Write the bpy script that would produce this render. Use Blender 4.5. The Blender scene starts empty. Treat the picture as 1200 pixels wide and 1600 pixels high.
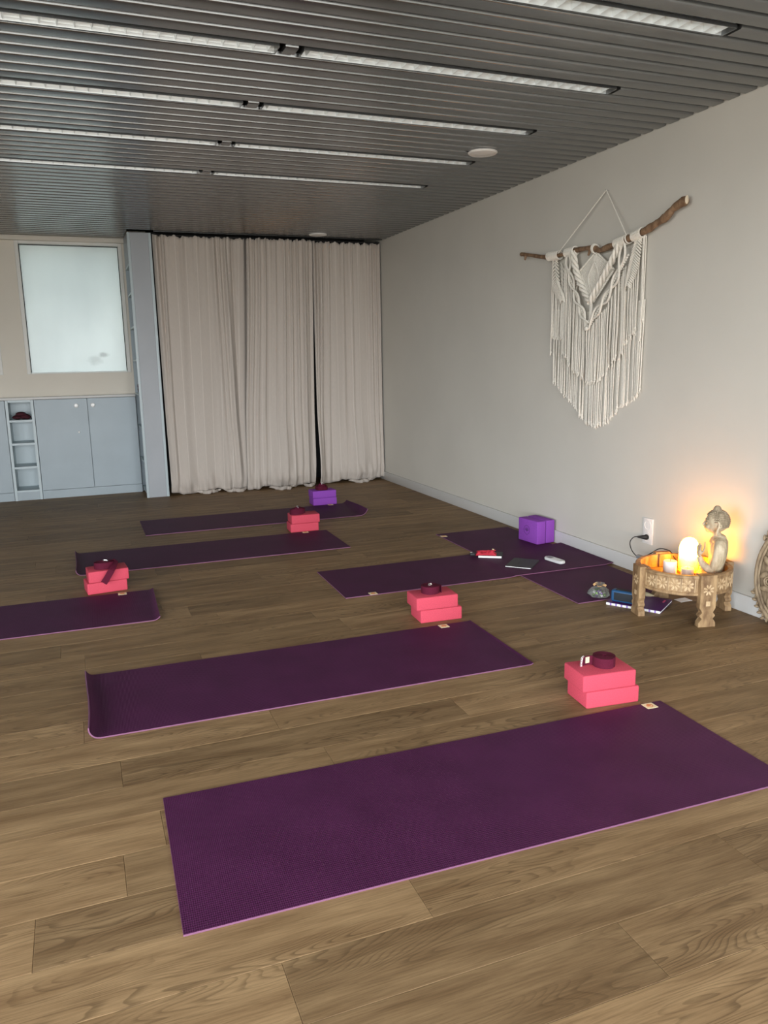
import bpy, bmesh, math, random
from mathutils import Vector, Matrix, Euler

random.seed(7)
PI = math.pi
R = math.radians
S = bpy.context.scene
COL = S.collection

# ---------------------------------------------------------------- camera
cam_d = bpy.data.cameras.new('camera')
cam = bpy.data.objects.new('camera', cam_d)
COL.objects.link(cam)
cam_d.sensor_fit = 'HORIZONTAL'
cam_d.sensor_width = 36.0
cam_d.lens = 36.0 * 1220.27 / 1200.0
cam_d.clip_start = 0.02
c_r = Vector((0.93128751, -0.36380215, -0.01875029))
c_u = Vector((0.08720326, 0.17266294, 0.98111319))
c_f = Vector((0.35369361, 0.91533355, -0.19252358))
m = Matrix((c_r, c_u, -c_f)).transposed().to_4x4()
m.translation = Vector((0.0, 0.0, 1.30))
cam.matrix_world = m
S.camera = cam

# ---------------------------------------------------------------- sky, daylight, exposure
SKY_STRENGTH = 13.5
w = bpy.data.worlds.new('sky')
S.world = w
w.use_nodes = True
nt = w.node_tree
nt.nodes.clear()
geo = nt.nodes.new('ShaderNodeNewGeometry')
sep = nt.nodes.new('ShaderNodeSeparateXYZ')
ramp = nt.nodes.new('ShaderNodeValToRGB')
mp = nt.nodes.new('ShaderNodeMapRange')
bg = nt.nodes.new('ShaderNodeBackground')
out = nt.nodes.new('ShaderNodeOutputWorld')
nt.links.new(geo.outputs['Incoming'], sep.inputs[0])
mp.inputs['From Min'].default_value = 1.0
mp.inputs['From Max'].default_value = -1.0
nt.links.new(sep.outputs['Z'], mp.inputs['Value'])
nt.links.new(mp.outputs[0], ramp.inputs[0])
e = ramp.color_ramp.elements
e[0].position = 0.46; e[0].color = (0.30, 0.29, 0.27, 1)      # ground
e[1].position = 0.52; e[1].color = (0.95, 0.97, 1.0, 1)        # overcast horizon
x = ramp.color_ramp.elements.new(0.8); x.color = (0.80, 0.90, 1.0, 1)
nt.links.new(ramp.outputs[0], bg.inputs[0])
bg.inputs[1].default_value = SKY_STRENGTH
nt.links.new(bg.outputs[0], out.inputs[0])

def portal(loc, rot, sx, sy):
    l = bpy.data.lights.new('window_daylight', 'AREA')
    l.shape = 'RECTANGLE'; l.size = sx; l.size_y = sy
    l.cycles.is_portal = True
    o = bpy.data.objects.new('window_daylight', l)
    o.location = loc; o.rotation_euler = rot
    COL.objects.link(o)
# glass front of the studio, behind the camera
FX0, FX1, FZ0, FZ1, FY = -3.0, 2.8, 0.12, 2.40, -2.2
LX, LY0, LY1 = -3.2, -1.8, 2.0           # shop window round the corner, on the left
portal(((FX0 + FX1) / 2, FY - 0.03, (FZ0 + FZ1) / 2), (R(90), 0, 0), FX1 - FX0, FZ1 - FZ0)
portal((LX - 0.03, (LY0 + LY1) / 2, (FZ0 + FZ1) / 2), (R(90), 0, R(-90)), LY1 - LY0, FZ1 - FZ0)
S.view_settings.view_transform = 'Standard'
S.view_settings.look = 'None'
S.view_settings.gamma = 1.0
S.view_settings.use_curve_mapping = False
S.view_settings.exposure = 0.0

# ---------------------------------------------------------------- helpers
class MB:
    """collects shapes, links them as ONE mesh object"""
    def __init__(self): self.bm = bmesh.new()
    def box(self, c, s, rot=None, bev=0.0, seg=2, mi=0):
        bm = self.bm
        M = Matrix.Translation(c)
        if rot is not None: M = M @ Euler(rot).to_matrix().to_4x4()
        M = M @ Matrix.Diagonal((s[0], s[1], s[2], 1))
        n0 = len(bm.faces)
        vs = bmesh.ops.create_cube(bm, size=1.0, matrix=M)['verts']
        if bev > 0:
            es = list({ed for v in vs for ed in v.link_edges})
            bmesh.ops.bevel(bm, geom=es, offset=bev, segments=seg, affect='EDGES', profile=0.5)
        if mi:
            bm.faces.ensure_lookup_table()
            for f in bm.faces[n0:]: f.material_index = mi
        return self
    def face(self, pts, mi=0):
        f = self.bm.faces.new([self.bm.verts.new(p) for p in pts]); f.material_index = mi
        return self
    def tube(self, path, rad, n=8, caps=True, mi=0, flat=None):
        bm = self.bm
        P = [Vector(p) for p in path]
        k = len(P)
        if not hasattr(rad, '__len__'): rad = [rad] * k
        T = []
        for i in range(k):
            a = P[max(0, i - 1)]; b = P[min(k - 1, i + 1)]
            d = (b - a)
            T.append(d.normalized() if d.length > 1e-9 else Vector((0, 0, 1)))
        up = Vector((0, 0, 1)) if abs(T[0].z) < 0.9 else Vector((1, 0, 0))
        u = T[0].cross(up).normalized(); rings = []
        for i in range(k):
            u = (u - T[i] * u.dot(T[i])).normalized(); v = T[i].cross(u)
            rings.append([bm.verts.new(P[i] + (u * math.cos(2 * PI * j / n) + v * math.sin(2 * PI * j / n)) * rad[i]) for j in range(n)])
        for i in range(k - 1):
            for j in range(n):
                f = bm.faces.new((rings[i][j], rings[i][(j + 1) % n], rings[i + 1][(j + 1) % n], rings[i + 1][j])); f.material_index = mi
        if caps:
            f = bm.faces.new(rings[0][::-1]); f.material_index = mi
            f = bm.faces.new(rings[-1]); f.material_index = mi
        return self
    def lathe(self, prof, c=(0, 0, 0), n=32, mi=0, closed=False, jit=None):
        bm = self.bm; rows = []
        for (r, z) in prof:
            row = []
            for j in range(n):
                a = 2 * PI * j / n; rr = r
                if jit: rr = r * (1 + jit(a, z))
                row.append(bm.verts.new((c[0] + rr * math.cos(a), c[1] + rr * math.sin(a), c[2] + z)))
            rows.append(row)
        m = len(rows)
        for i in range(m if closed else m - 1):
            A = rows[i]; B = rows[(i + 1) % m]
            for j in range(n):
                f = bm.faces.new((A[j], A[(j + 1) % n], B[(j + 1) % n], B[j])); f.material_index = mi
        if not closed:
            if prof[0][0] > 1e-6: bm.faces.new(rows[0][::-1]).material_index = mi
            if prof[-1][0] > 1e-6: bm.faces.new(rows[-1]).material_index = mi
        return self
    def ball(self, c, r, seg=12, rings=8, rot=None, mi=0):
        r = r if hasattr(r, '__len__') else (r, r, r)
        M = Matrix.Translation(c)
        if rot is not None: M = M @ Euler(rot).to_matrix().to_4x4()
        M = M @ Matrix.Diagonal((r[0], r[1], r[2], 1))
        n0 = len(self.bm.faces)
        bmesh.ops.create_uvsphere(self.bm, u_segments=seg, v_segments=rings, radius=1.0, matrix=M)
        if mi:
            self.bm.faces.ensure_lookup_table()
            for f in self.bm.faces[n0:]: f.material_index = mi
        return self
    def prism(self, outl, d0, d1, axis='y', mi=0):
        """outline (a,b) extruded d0..d1: axis y -> (a, d, b); axis z -> (a, b, d)"""
        bm = self.bm
        f_ = (lambda a, b, d: (a, d, b)) if axis == 'y' else ((lambda a, b, d: (a, b, d)) if axis == 'z' else (lambda a, b, d: (d, a, b)))
        A = [bm.verts.new(f_(a, b, d0)) for a, b in outl]; B = [bm.verts.new(f_(a, b, d1)) for a, b in outl]
        k = len(outl)
        for i in range(k):
            bm.faces.new((A[i], A[(i + 1) % k], B[(i + 1) % k], B[i])).material_index = mi
        bm.faces.new(A[::-1]).material_index = mi; bm.faces.new(B).material_index = mi
        return self
    def ribbon(self, path, width, th, mi=0, axis=(0, 0, 1)):
        """flat strap swept along path; its width runs along axis"""
        bm = self.bm; P = [Vector(p) for p in path]; k = len(P); rows = []
        for i in range(k):
            t = (P[min(k - 1, i + 1)] - P[max(0, i - 1)]).normalized()
            ax = Vector(axis(i) if callable(axis) else axis)
            ax = (ax - t * ax.dot(t)).normalized(); nn = t.cross(ax)
            rows.append([bm.verts.new(P[i] + ax * sx * width / 2 + nn * sy * th / 2) for sx, sy in ((-1, -1), (1, -1), (1, 1), (-1, 1))])
        for i in range(k - 1):
            for j in range(4):
                bm.faces.new((rows[i][j], rows[i][(j + 1) % 4], rows[i + 1][(j + 1) % 4], rows[i + 1][j])).material_index = mi
        bm.faces.new(rows[0][::-1]); bm.faces.new(rows[-1])
        return self
    def mesh(self, name, mats, smooth=30):
        bm = self.bm
        bmesh.ops.recalc_face_normals(bm, faces=bm.faces[:])
        me = bpy.data.meshes.new(name); bm.to_mesh(me); bm.free()
        for mt in (mats if isinstance(mats, (list, tuple)) else [mats]): me.materials.append(mt)
        if smooth:
            for p in me.polygons: p.use_smooth = True
            me.set_sharp_from_angle(angle=R(smooth))
        return me
    def build(self, name, mats, parent=None, smooth=30):
        return link(name, self.mesh(name, mats, smooth), parent)

def link(name, me, parent=None, loc=None, rot=None):
    o = bpy.data.objects.new(name, me); COL.objects.link(o)
    if parent is not None: o.parent = parent
    if loc is not None: o.location = loc
    if rot is not None: o.rotation_euler = rot
    return o

def tag(o, label=None, cat=None, group=None, kind=None):
    if label: o['label'] = label
    if cat: o['category'] = cat
    if group: o['group'] = group
    if kind: o['kind'] = kind
    return o

def thing(name, label, cat, loc=(0, 0, 0), rz=0.0, group=None, rot=None):
    o = bpy.data.objects.new(name, None); COL.objects.link(o)
    o.empty_display_size = 0.05
    o.location = loc; o.rotation_euler = rot if rot else (0, 0, rz)
    return tag(o, label, cat, group)

def copy_tree(o, parent=None):
    c = o.copy(); COL.objects.link(c)
    if parent is not None: c.parent = parent
    for ch in list(o.children): copy_tree(ch, c)
    return c

def smoothstep(a, b, x):
    t = max(0.0, min(1.0, (x - a) / (b - a))); return t * t * (3 - 2 * t)

def interp(pts, n):
    """resample a polyline with a Catmull-Rom curve"""
    P = [Vector(p) for p in pts]; k = len(P); out = []
    for i in range(n):
        t = i / (n - 1) * (k - 1); a = min(k - 2, int(t)); f = t - a
        p0 = P[max(0, a - 1)]; p1 = P[a]; p2 = P[a + 1]; p3 = P[min(k - 1, a + 2)]
        out.append(0.5 * ((2 * p1) + (p2 - p0) * f + (2 * p0 - 5 * p1 + 4 * p2 - p3) * f * f + (3 * p1 - p0 - 3 * p2 + p3) * f ** 3))
    return out

def pl(pts, x):
    for (a, b), (c, d) in zip(pts, pts[1:]):
        if (a <= x <= c) or (a >= x >= c): return b + (d - b) * (x - a) / (c - a)
    return pts[0][1] if abs(x - pts[0][0]) < abs(x - pts[-1][0]) else pts[-1][1]

# ---------------------------------------------------------------- materials
def pbr(name, col, rough=0.6, metal=0.0, var=0.0, vscale=20.0, bump=0.0, bscale=200.0, spec=0.5, stretch=None, col2=None, sheen=0.0, bdist=0.001):
    mt = bpy.data.materials.new(name); mt.use_nodes = True
    t = mt.node_tree; b = t.nodes['Principled BSDF']
    b.inputs['Roughness'].default_value = rough
    b.inputs['Metallic'].default_value = metal
    b.inputs['Specular IOR Level'].default_value = spec
    if sheen: b.inputs['Sheen Weight'].default_value = sheen
    tc = t.nodes.new('ShaderNodeTexCoord')
    mpn = t.nodes.new('ShaderNodeMapping')
    if stretch: mpn.inputs['Scale'].default_value = stretch
    t.links.new(tc.outputs['Object'], mpn.inputs[0])
    if var > 0 or col2:
        n = t.nodes.new('ShaderNodeTexNoise'); n.inputs['Scale'].default_value = vscale; n.inputs['Detail'].default_value = 5
        t.links.new(mpn.outputs[0], n.inputs['Vector'])
        r = t.nodes.new('ShaderNodeValToRGB')
        a = tuple(max(0, c * (1 - var)) for c in col); z = col2 if col2 else tuple(min(1, c * (1 + var)) for c in col)
        r.color_ramp.elements[0].position = 0.35; r.color_ramp.elements[0].color = (*a, 1)
        r.color_ramp.elements[1].position = 0.65; r.color_ramp.elements[1].color = (*z, 1)
        t.links.new(n.outputs[0], r.inputs[0]); t.links.new(r.outputs[0], b.inputs['Base Color'])
    else:
        b.inputs['Base Color'].default_value = (*col, 1)
    if bump > 0:
        n2 = t.nodes.new('ShaderNodeTexNoise'); n2.inputs['Scale'].default_value = bscale; n2.inputs['Detail'].default_value = 3
        t.links.new(mpn.outputs[0], n2.inputs['Vector'])
        bp = t.nodes.new('ShaderNodeBump'); bp.inputs['Strength'].default_value = bump; bp.inputs['Distance'].default_value = bdist
        t.links.new(n2.outputs[0], bp.inputs['Height']); t.links.new(bp.outputs[0], b.inputs['Normal'])
    return mt

def mat_plank():
    mt = bpy.data.materials.new('oak_vinyl'); mt.use_nodes = True
    t = mt.node_tree; L = t.links.new; N = t.nodes.new
    b = t.nodes['Principled BSDF']
    tc = N('ShaderNodeTexCoord'); oi = N('ShaderNodeObjectInfo')
    ofs = N('ShaderNodeCombineXYZ')
    m1 = N('ShaderNodeMath'); m1.operation = 'MULTIPLY'; m1.inputs[1].default_value = 37.0
    m2 = N('ShaderNodeMath'); m2.operation = 'MULTIPLY'; m2.inputs[1].default_value = 91.0
    L(oi.outputs['Random'], m1.inputs[0]); L(oi.outputs['Random'], m2.inputs[0])
    L(m1.outputs[0], ofs.inputs[0]); L(m2.outputs[0], ofs.inputs[1])
    add = N('ShaderNodeVectorMath'); add.operation = 'ADD'
    L(tc.outputs['Object'], add.inputs[0]); L(ofs.outputs[0], add.inputs[1])
    # broad tone along the plank
    mpa = N('ShaderNodeMapping'); mpa.inputs['Scale'].default_value = (1.6, 11.0, 1.0); L(add.outputs[0], mpa.inputs[0])
    na = N('ShaderNodeTexNoise'); na.inputs['Scale'].default_value = 1.6; na.inputs['Detail'].default_value = 4; L(mpa.outputs[0], na.inputs['Vector'])
    # fine pores
    mpb = N('ShaderNodeMapping'); mpb.inputs['Scale'].default_value = (5.0, 130.0, 1.0); L(add.outputs[0], mpb.inputs[0])
    nb = N('ShaderNodeTexNoise'); nb.inputs['Scale'].default_value = 1.5; nb.inputs['Detail'].default_value = 6; nb.inputs['Roughness'].default_value = 0.7; L(mpb.outputs[0], nb.inputs['Vector'])
    # cathedral grain: contour lines of a stretched noise field
    mpc = N('ShaderNodeMapping'); mpc.inputs['Scale'].default_value = (1.1, 7.0, 1.0); L(add.outputs[0], mpc.inputs[0])
    nc = N('ShaderNodeTexNoise'); nc.inputs['Scale'].default_value = 0.9; nc.inputs['Detail'].default_value = 2; nc.inputs['Roughness'].default_value = 0.45; L(mpc.outputs[0], nc.inputs['Vector'])
    mc = N('ShaderNodeMath'); mc.operation = 'MULTIPLY'; mc.inputs[1].default_value = 46.0; L(nc.outputs[0], mc.inputs[0])
    mfr = N('ShaderNodeMath'); mfr.operation = 'FRACT'; L(mc.outputs[0], mfr.inputs[0])
    rg = N('ShaderNodeValToRGB'); rg.color_ramp.interpolation = 'EASE'
    rg.color_ramp.elements[0].position = 0.0; rg.color_ramp.elements[0].color = (0.50, 0.49, 0.48, 1)
    rg.color_ramp.elements[1].position = 0.45; rg.color_ramp.elements[1].color = (1, 1, 1, 1)
    xx = rg.color_ramp.elements.new(0.93); xx.color = (1.0, 1.0, 1.0, 1)
    xx = rg.color_ramp.elements.new(1.0); xx.color = (0.50, 0.49, 0.48, 1)
    L(mfr.outputs[0], rg.inputs[0])
    # where the cathedral figure is strong
    nm = N('ShaderNodeTexNoise'); nm.inputs['Scale'].default_value = 1.3; nm.inputs['Detail'].default_value = 1
    mpm = N('ShaderNodeMapping'); mpm.inputs['Scale'].default_value = (1.0, 5.0, 1.0); L(add.outputs[0], mpm.inputs[0]); L(mpm.outputs[0], nm.inputs['Vector'])
    rm = N('ShaderNodeMapRange'); rm.inputs['From Min'].default_value = 0.42; rm.inputs['From Max'].default_value = 0.62; rm.inputs['To Max'].default_value = 0.75; L(nm.outputs[0], rm.inputs['Value'])
    r1 = N('ShaderNodeValToRGB')
    r1.color_ramp.elements[0].position = 0.3; r1.color_ramp.elements[0].color = (0.192, 0.115, 0.055, 1)
    r1.color_ramp.elements[1].position = 0.7; r1.color_ramp.elements[1].color = (0.338, 0.220, 0.112, 1)
    L(na.outputs[0], r1.inputs[0])
    r2 = N('ShaderNodeValToRGB')
    r2.color_ramp.elements[0].position = 0.32; r2.color_ramp.elements[0].color = (0.60, 0.58, 0.56, 1)
    r2.color_ramp.elements[1].position = 0.6; r2.color_ramp.elements[1].color = (1.05, 1.05, 1.05, 1)
    L(nb.outputs[0], r2.inputs[0])
    mx = N('ShaderNodeMix'); mx.data_type = 'RGBA'; mx.blend_type = 'MULTIPLY'; mx.inputs[0].default_value = 0.8
    L(r1.outputs[0], mx.inputs[6]); L(r2.outputs[0], mx.inputs[7])
    my = N('ShaderNodeMix'); my.data_type = 'RGBA'; my.blend_type = 'MULTIPLY'
    L(rm.outputs[0], my.inputs[0]); L(mx.outputs[2], my.inputs[6]); L(rg.outputs[0], my.inputs[7])
    # each plank its own tone
    rt = N('ShaderNodeMapRange'); rt.inputs['To Min'].default_value = 0.80; rt.inputs['To Max'].default_value = 1.14
    L(oi.outputs['Random'], rt.inputs['Value'])
    vm = N('ShaderNodeVectorMath'); vm.operation = 'SCALE'; L(my.outputs[2], vm.inputs[0]); L(rt.outputs[0], vm.inputs['Scale'])
    L(vm.outputs[0], b.inputs['Base Color'])
    b.inputs['Roughness'].default_value = 0.50
    b.inputs['Specular IOR Level'].default_value = 0.13
    bp = N('ShaderNodeBump'); bp.inputs['Strength'].default_value = 0.25; bp.inputs['Distance'].default_value = 0.0008
    L(nb.outputs[0], bp.inputs['Height']); L(bp.outputs[0], b.inputs['Normal'])
    return mt

def mat_foam_mat(name, c1, c2):
    """ribbed yoga mat: fine ribs across its length"""
    mt = bpy.data.materials.new(name); mt.use_nodes = True
    t = mt.node_tree; L = t.links.new; N = t.nodes.new
    b = t.nodes['Principled BSDF']
    tc = N('ShaderNodeTexCoord')
    n = N('ShaderNodeTexNoise'); n.inputs['Scale'].default_value = 5.0; n.inputs['Detail'].default_value = 4; L(tc.outputs['Object'], n.inputs['Vector'])
    r = N('ShaderNodeValToRGB'); r.color_ramp.elements[0].position = 0.3; r.color_ramp.elements[0].color = (*c1, 1)
    r.color_ramp.elements[1].position = 0.7; r.color_ramp.elements[1].color = (*c2, 1)
    L(n.outputs[0], r.inputs[0]); L(r.outputs[0], b.inputs['Base Color'])
    wv = N('ShaderNodeTexWave'); wv.wave_type = 'BANDS'; wv.bands_direction = 'X'; wv.inputs['Scale'].default_value = 62.0; L(tc.outputs['Object'], wv.inputs['Vector'])
    w2 = N('ShaderNodeTexWave'); w2.wave_type = 'BANDS'; w2.bands_direction = 'Y'; w2.inputs['Scale'].default_value = 40.0; L(tc.outputs['Object'], w2.inputs['Vector'])
    ad = N('ShaderNodeMath'); ad.operation = 'ADD'; L(wv.outputs['Fac'], ad.inputs[0]); L(w2.outputs['Fac'], ad.inputs[1])
    bp = N('ShaderNodeBump'); bp.inputs['Strength'].default_value = 0.7; bp.inputs['Distance'].default_value = 0.0008
    L(ad.outputs[0], bp.inputs['Height']); L(bp.outputs[0], b.inputs['Normal'])
    b.inputs['Roughness'].default_value = 0.62
    b.inputs['Specular IOR Level'].default_value = 0.20
    return mt

def mat_carved_wood(name, c1, c2, sc=22.0, bump=0.5):
    mt = bpy.data.materials.new(name); mt.use_nodes = True
    t = mt.node_tree; L = t.links.new; N = t.nodes.new
    b = t.nodes['Principled BSDF']
    tc = N('ShaderNodeTexCoord')
    mpn = N('ShaderNodeMapping'); mpn.inputs['Scale'].default_value = (1.0, 1.0, 0.35); L(tc.outputs['Object'], mpn.inputs[0])
    n = N('ShaderNodeTexNoise'); n.inputs['Scale'].default_value = sc; n.inputs['Detail'].default_value = 8; n.inputs['Roughness'].default_value = 0.65; L(mpn.outputs[0], n.inputs['Vector'])
    r = N('ShaderNodeValToRGB'); r.color_ramp.elements[0].position = 0.36; r.color_ramp.elements[0].color = (*c1, 1)
    r.color_ramp.elements[1].position = 0.62; r.color_ramp.elements[1].color = (*c2, 1)
    L(n.outputs[0], r.inputs[0]); L(r.outputs[0], b.inputs['Base Color'])
    bp = N('ShaderNodeBump'); bp.inputs['Strength'].default_value = bump; bp.inputs['Distance'].default_value = 0.002
    L(n.outputs[0], bp.inputs['Height']); L(bp.outputs[0], b.inputs['Normal'])
    b.inputs['Roughness'].default_value = 0.65
    return mt

def mat_linen():
    mt = bpy.data.materials.new('curtain_linen'); mt.use_nodes = True
    t = mt.node_tree; L = t.links.new; N = t.nodes.new
    b = t.nodes['Principled BSDF']
    uv = N('ShaderNodeUVMap'); uv.uv_map = 'UVMap'
    # pale vertical stripes woven into the cloth
    sp = N('ShaderNodeSeparateXYZ'); L(uv.outputs[0], sp.inputs[0])
    mu = N('ShaderNodeMath'); mu.operation = 'MULTIPLY'; mu.inputs[1].default_value = 9.0; L(sp.outputs['X'], mu.inputs[0])
    fr = N('ShaderNodeMath'); fr.operation = 'FRACT'; L(mu.outputs[0], fr.inputs[0])
    rr = N('ShaderNodeValToRGB')
    rr.color_ramp.elements[0].position = 0.0; rr.color_ramp.elements[0].color = (0.68, 0.625, 0.565, 1)
    rr.color_ramp.elements[1].position = 0.09; rr.color_ramp.elements[1].color = (0.535, 0.482, 0.428, 1)
    L(fr.outputs[0], rr.inputs[0])
    mpn = N('ShaderNodeMapping'); mpn.inputs['Scale'].default_value = (500, 60, 1); L(uv.outputs[0], mpn.inputs[0])
    n = N('ShaderNodeTexNoise'); n.inputs['Scale'].default_value = 1.0; n.inputs['Detail'].default_value = 3; L(mpn.outputs[0], n.inputs['Vector'])
    r2 = N('ShaderNodeMapRange'); r2.inputs['To Min'].default_value = 0.86; r2.inputs['To Max'].default_value = 1.12; L(n.outputs[0], r2.inputs['Value'])
    vm = N('ShaderNodeVectorMath'); vm.operation = 'SCALE'; L(rr.outputs[0], vm.inputs[0]); L(r2.outputs[0], vm.inputs['Scale'])
    L(vm.outputs[0], b.inputs['Base Color'])
    b.inputs['Roughness'].default_value = 0.95; b.inputs['Specular IOR Level'].default_value = 0.1
    b.inputs['Sheen Weight'].default_value = 0.15
    bp = N('ShaderNodeBump'); bp.inputs['Strength'].default_value = 0.2; bp.inputs['Distance'].default_value = 0.001
    L(n.outputs[0], bp.inputs['Height']); L(bp.outputs[0], b.inputs['Normal'])
    return mt

M = {}
M['wall'] = pbr('greige_wall_paint', (0.60, 0.58, 0.52), 0.75, var=0.02, vscale=2, bump=0.08, bscale=120, spec=0.3)
M['wall_cream'] = pbr('cream_wall_paint', (0.70, 0.66, 0.575), 0.75, var=0.02, vscale=2, spec=0.3)
M['wall_shade'] = pbr('painted_niche_shade', (0.05, 0.05, 0.05), 0.9)  # near-black colour stands for the shade in the gaps behind the curtains
M['base_white'] = pbr('baseboard_paint', (0.64, 0.64, 0.62), 0.5)
M['plank'] = mat_plank()
M['subfloor'] = pbr('subfloor', (0.10, 0.07, 0.045), 0.8)
M['plenum'] = pbr('ceiling_void', (0.012, 0.012, 0.012), 0.9, spec=0.1)
M['slat'] = pbr('grey_metal_slat', (0.228, 0.236, 0.240), 0.24, metal=0.8, var=0.03, vscale=3, spec=0.5)
M['alu'] = pbr('louvre_aluminium', (0.80, 0.845, 0.86), 0.38, metal=0.4)
M['alu_frame'] = pbr('window_aluminium', (0.68, 0.68, 0.64), 0.45, spec=0.5)
M['tube'] = pbr('lamp_tube_glass', (0.85, 0.87, 0.87), 0.25)
M['black'] = pbr('black_metal', (0.012, 0.012, 0.012), 0.6)
M['white_plastic'] = pbr('white_plastic', (0.80, 0.79, 0.76), 0.35)
M['cab'] = pbr('grey_blue_cabinet_paint', (0.355, 0.425, 0.462), 0.42, var=0.03, vscale=4)
M['cab_edge'] = pbr('pale_cabinet_edge', (0.50, 0.585, 0.61), 0.4)
M['col_panel'] = pbr('grey_panel_paint', (0.36, 0.385, 0.41), 0.45, var=0.04, vscale=3)
M['knob'] = pbr('white_knob', (0.9, 0.9, 0.88), 0.25)
M['linen'] = mat_linen()
M['linen_hem'] = pbr('curtain_linen_hem', (0.535, 0.482, 0.428), 0.95, var=0.06, vscale=60, bump=0.3, bscale=60, bdist=0.006, spec=0.1)
M['mat_top'] = mat_foam_mat('plum_mat', (0.057, 0.0100, 0.043), (0.074, 0.0138, 0.056))
M['mat_edge'] = pbr('plum_mat_edge', (0.175, 0.068, 0.130), 0.8)
M['tag_paper'] = pbr('cream_tag', (0.80, 0.68, 0.42), 0.7)
M['tag_ink'] = pbr('orange_tag_print', (0.60, 0.16, 0.03), 0.7)
M['pink'] = pbr('pink_eva_foam', (0.54, 0.064, 0.100), 0.8, var=0.12, vscale=260, bump=0.25, bscale=420, spec=0.25)
M['purple'] = pbr('purple_eva_foam', (0.26, 0.065, 0.42), 0.8, var=0.15, vscale=260, bump=0.25, bscale=420, spec=0.25)
M['purple_deep'] = pbr('purple_emblem', (0.13, 0.03, 0.22), 0.7)
M['strap'] = pbr('burgundy_webbing', (0.085, 0.006, 0.022), 0.85, var=0.25, vscale=500, bump=0.3, bscale=700, spec=0.2)
M['steel'] = pbr('bright_steel', (0.9, 0.9, 0.9), 0.2, metal=0.9)
M['wood_table'] = mat_carved_wood('limewashed_mango_wood', (0.15, 0.080, 0.034), (0.39, 0.255, 0.125), 22)
M['wood_pale'] = mat_carved_wood('limewashed_petal', (0.36, 0.23, 0.11), (0.60, 0.44, 0.26), 40, 0.3)
M['wood_grey'] = mat_carved_wood('weathered_carving', (0.13, 0.088, 0.050), (0.33, 0.25, 0.155), 30)
M['statue'] = mat_carved_wood('whitewashed_statue_wood', (0.31, 0.235, 0.14), (0.55, 0.46, 0.315), 34, 0.35)
M['statue_hair'] = mat_carved_wood('worn_statue_hair', (0.15, 0.11, 0.065), (0.36, 0.29, 0.19), 60, 0.3)
M['drift'] = mat_carved_wood('driftwood', (0.12, 0.065, 0.033), (0.30, 0.19, 0.11), 30, 0.8)
M['drift_cut'] = pbr('driftwood_cut_end', (0.62, 0.52, 0.38), 0.8)
M['cotton'] = pbr('ecru_cotton_cord', (0.76, 0.73, 0.65), 0.95, var=0.06, vscale=80, bump=0.3, bscale=400, spec=0.1)
M['wax'] = pbr('candle_wax', (0.80, 0.78, 0.74), 0.45)
M['wick'] = pbr('wick', (0.03, 0.025, 0.02), 0.9)
M['tin'] = pbr('tealight_tin', (0.80, 0.76, 0.68), 0.3, metal=0.3)
M['nb_black'] = pbr('black_notebook_cover', (0.016, 0.017, 0.019), 0.5)
M['paper'] = pbr('paper', (0.82, 0.82, 0.80), 0.8)
M['red_cloth'] = pbr('red_cloth', (0.48, 0.022, 0.045), 0.85, var=0.15, vscale=90)
M['maroon_cloth'] = pbr('maroon_cloth', (0.06, 0.008, 0.016), 0.9, var=0.2, vscale=60)
M['phone_white'] = pbr('pale_handset_plastic', (0.72, 0.73, 0.72), 0.35)
M['phone_grey'] = pbr('grey_handset_keys', (0.24, 0.25, 0.26), 0.4)
M['nb_purple'] = pbr('purple_notebook_cover', (0.075, 0.012, 0.11), 0.45)
M['lilac'] = pbr('lilac_binding', (0.30, 0.20, 0.55), 0.5)
M['pink_print'] = pbr('pink_print', (0.75, 0.10, 0.22), 0.6)
M['blue'] = pbr('blue_rubber', (0.012, 0.072, 0.175), 0.5)
M['grille'] = pbr('dark_speaker_grille', (0.012, 0.016, 0.022), 0.7, bump=0.5, bscale=900)
M['ribbon_tan'] = pbr('tan_ribbon', (0.52, 0.31, 0.13), 0.7)
M['crystal'] = pbr('purple_stone', (0.30, 0.12, 0.26), 0.35)
M['pale_wood'] = mat_carved_wood('pale_cone_wood', (0.42, 0.34, 0.20), (0.62, 0.54, 0.36), 60, 0.4)
M['candy_a'] = pbr('candy_green', (0.22, 0.38, 0.10), 0.4)
M['candy_b'] = pbr('candy_violet', (0.20, 0.12, 0.30), 0.4)
M['candy_c'] = pbr('candy_silver', (0.70, 0.70, 0.66), 0.3)

def mat_film():
    mt = bpy.data.materials.new('clear_cellophane'); mt.use_nodes = True
    t = mt.node_tree; b = t.nodes['Principled BSDF']
    b.inputs['Base Color'].default_value = (0.95, 0.97, 0.95, 1); b.inputs['Roughness'].default_value = 0.08
    tr = t.nodes.new('ShaderNodeBsdfTransparent'); mx = t.nodes.new('ShaderNodeMixShader'); fr = t.nodes.new('ShaderNodeFresnel'); fr.inputs[0].default_value = 1.6
    t.links.new(fr.outputs[0], mx.inputs[0]); t.links.new(tr.outputs[0], mx.inputs[1]); t.links.new(b.outputs[0], mx.inputs[2])
    t.links.new(mx.outputs[0], t.nodes['Material Output'].inputs[0])
    return mt
M['film'] = mat_film()

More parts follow.
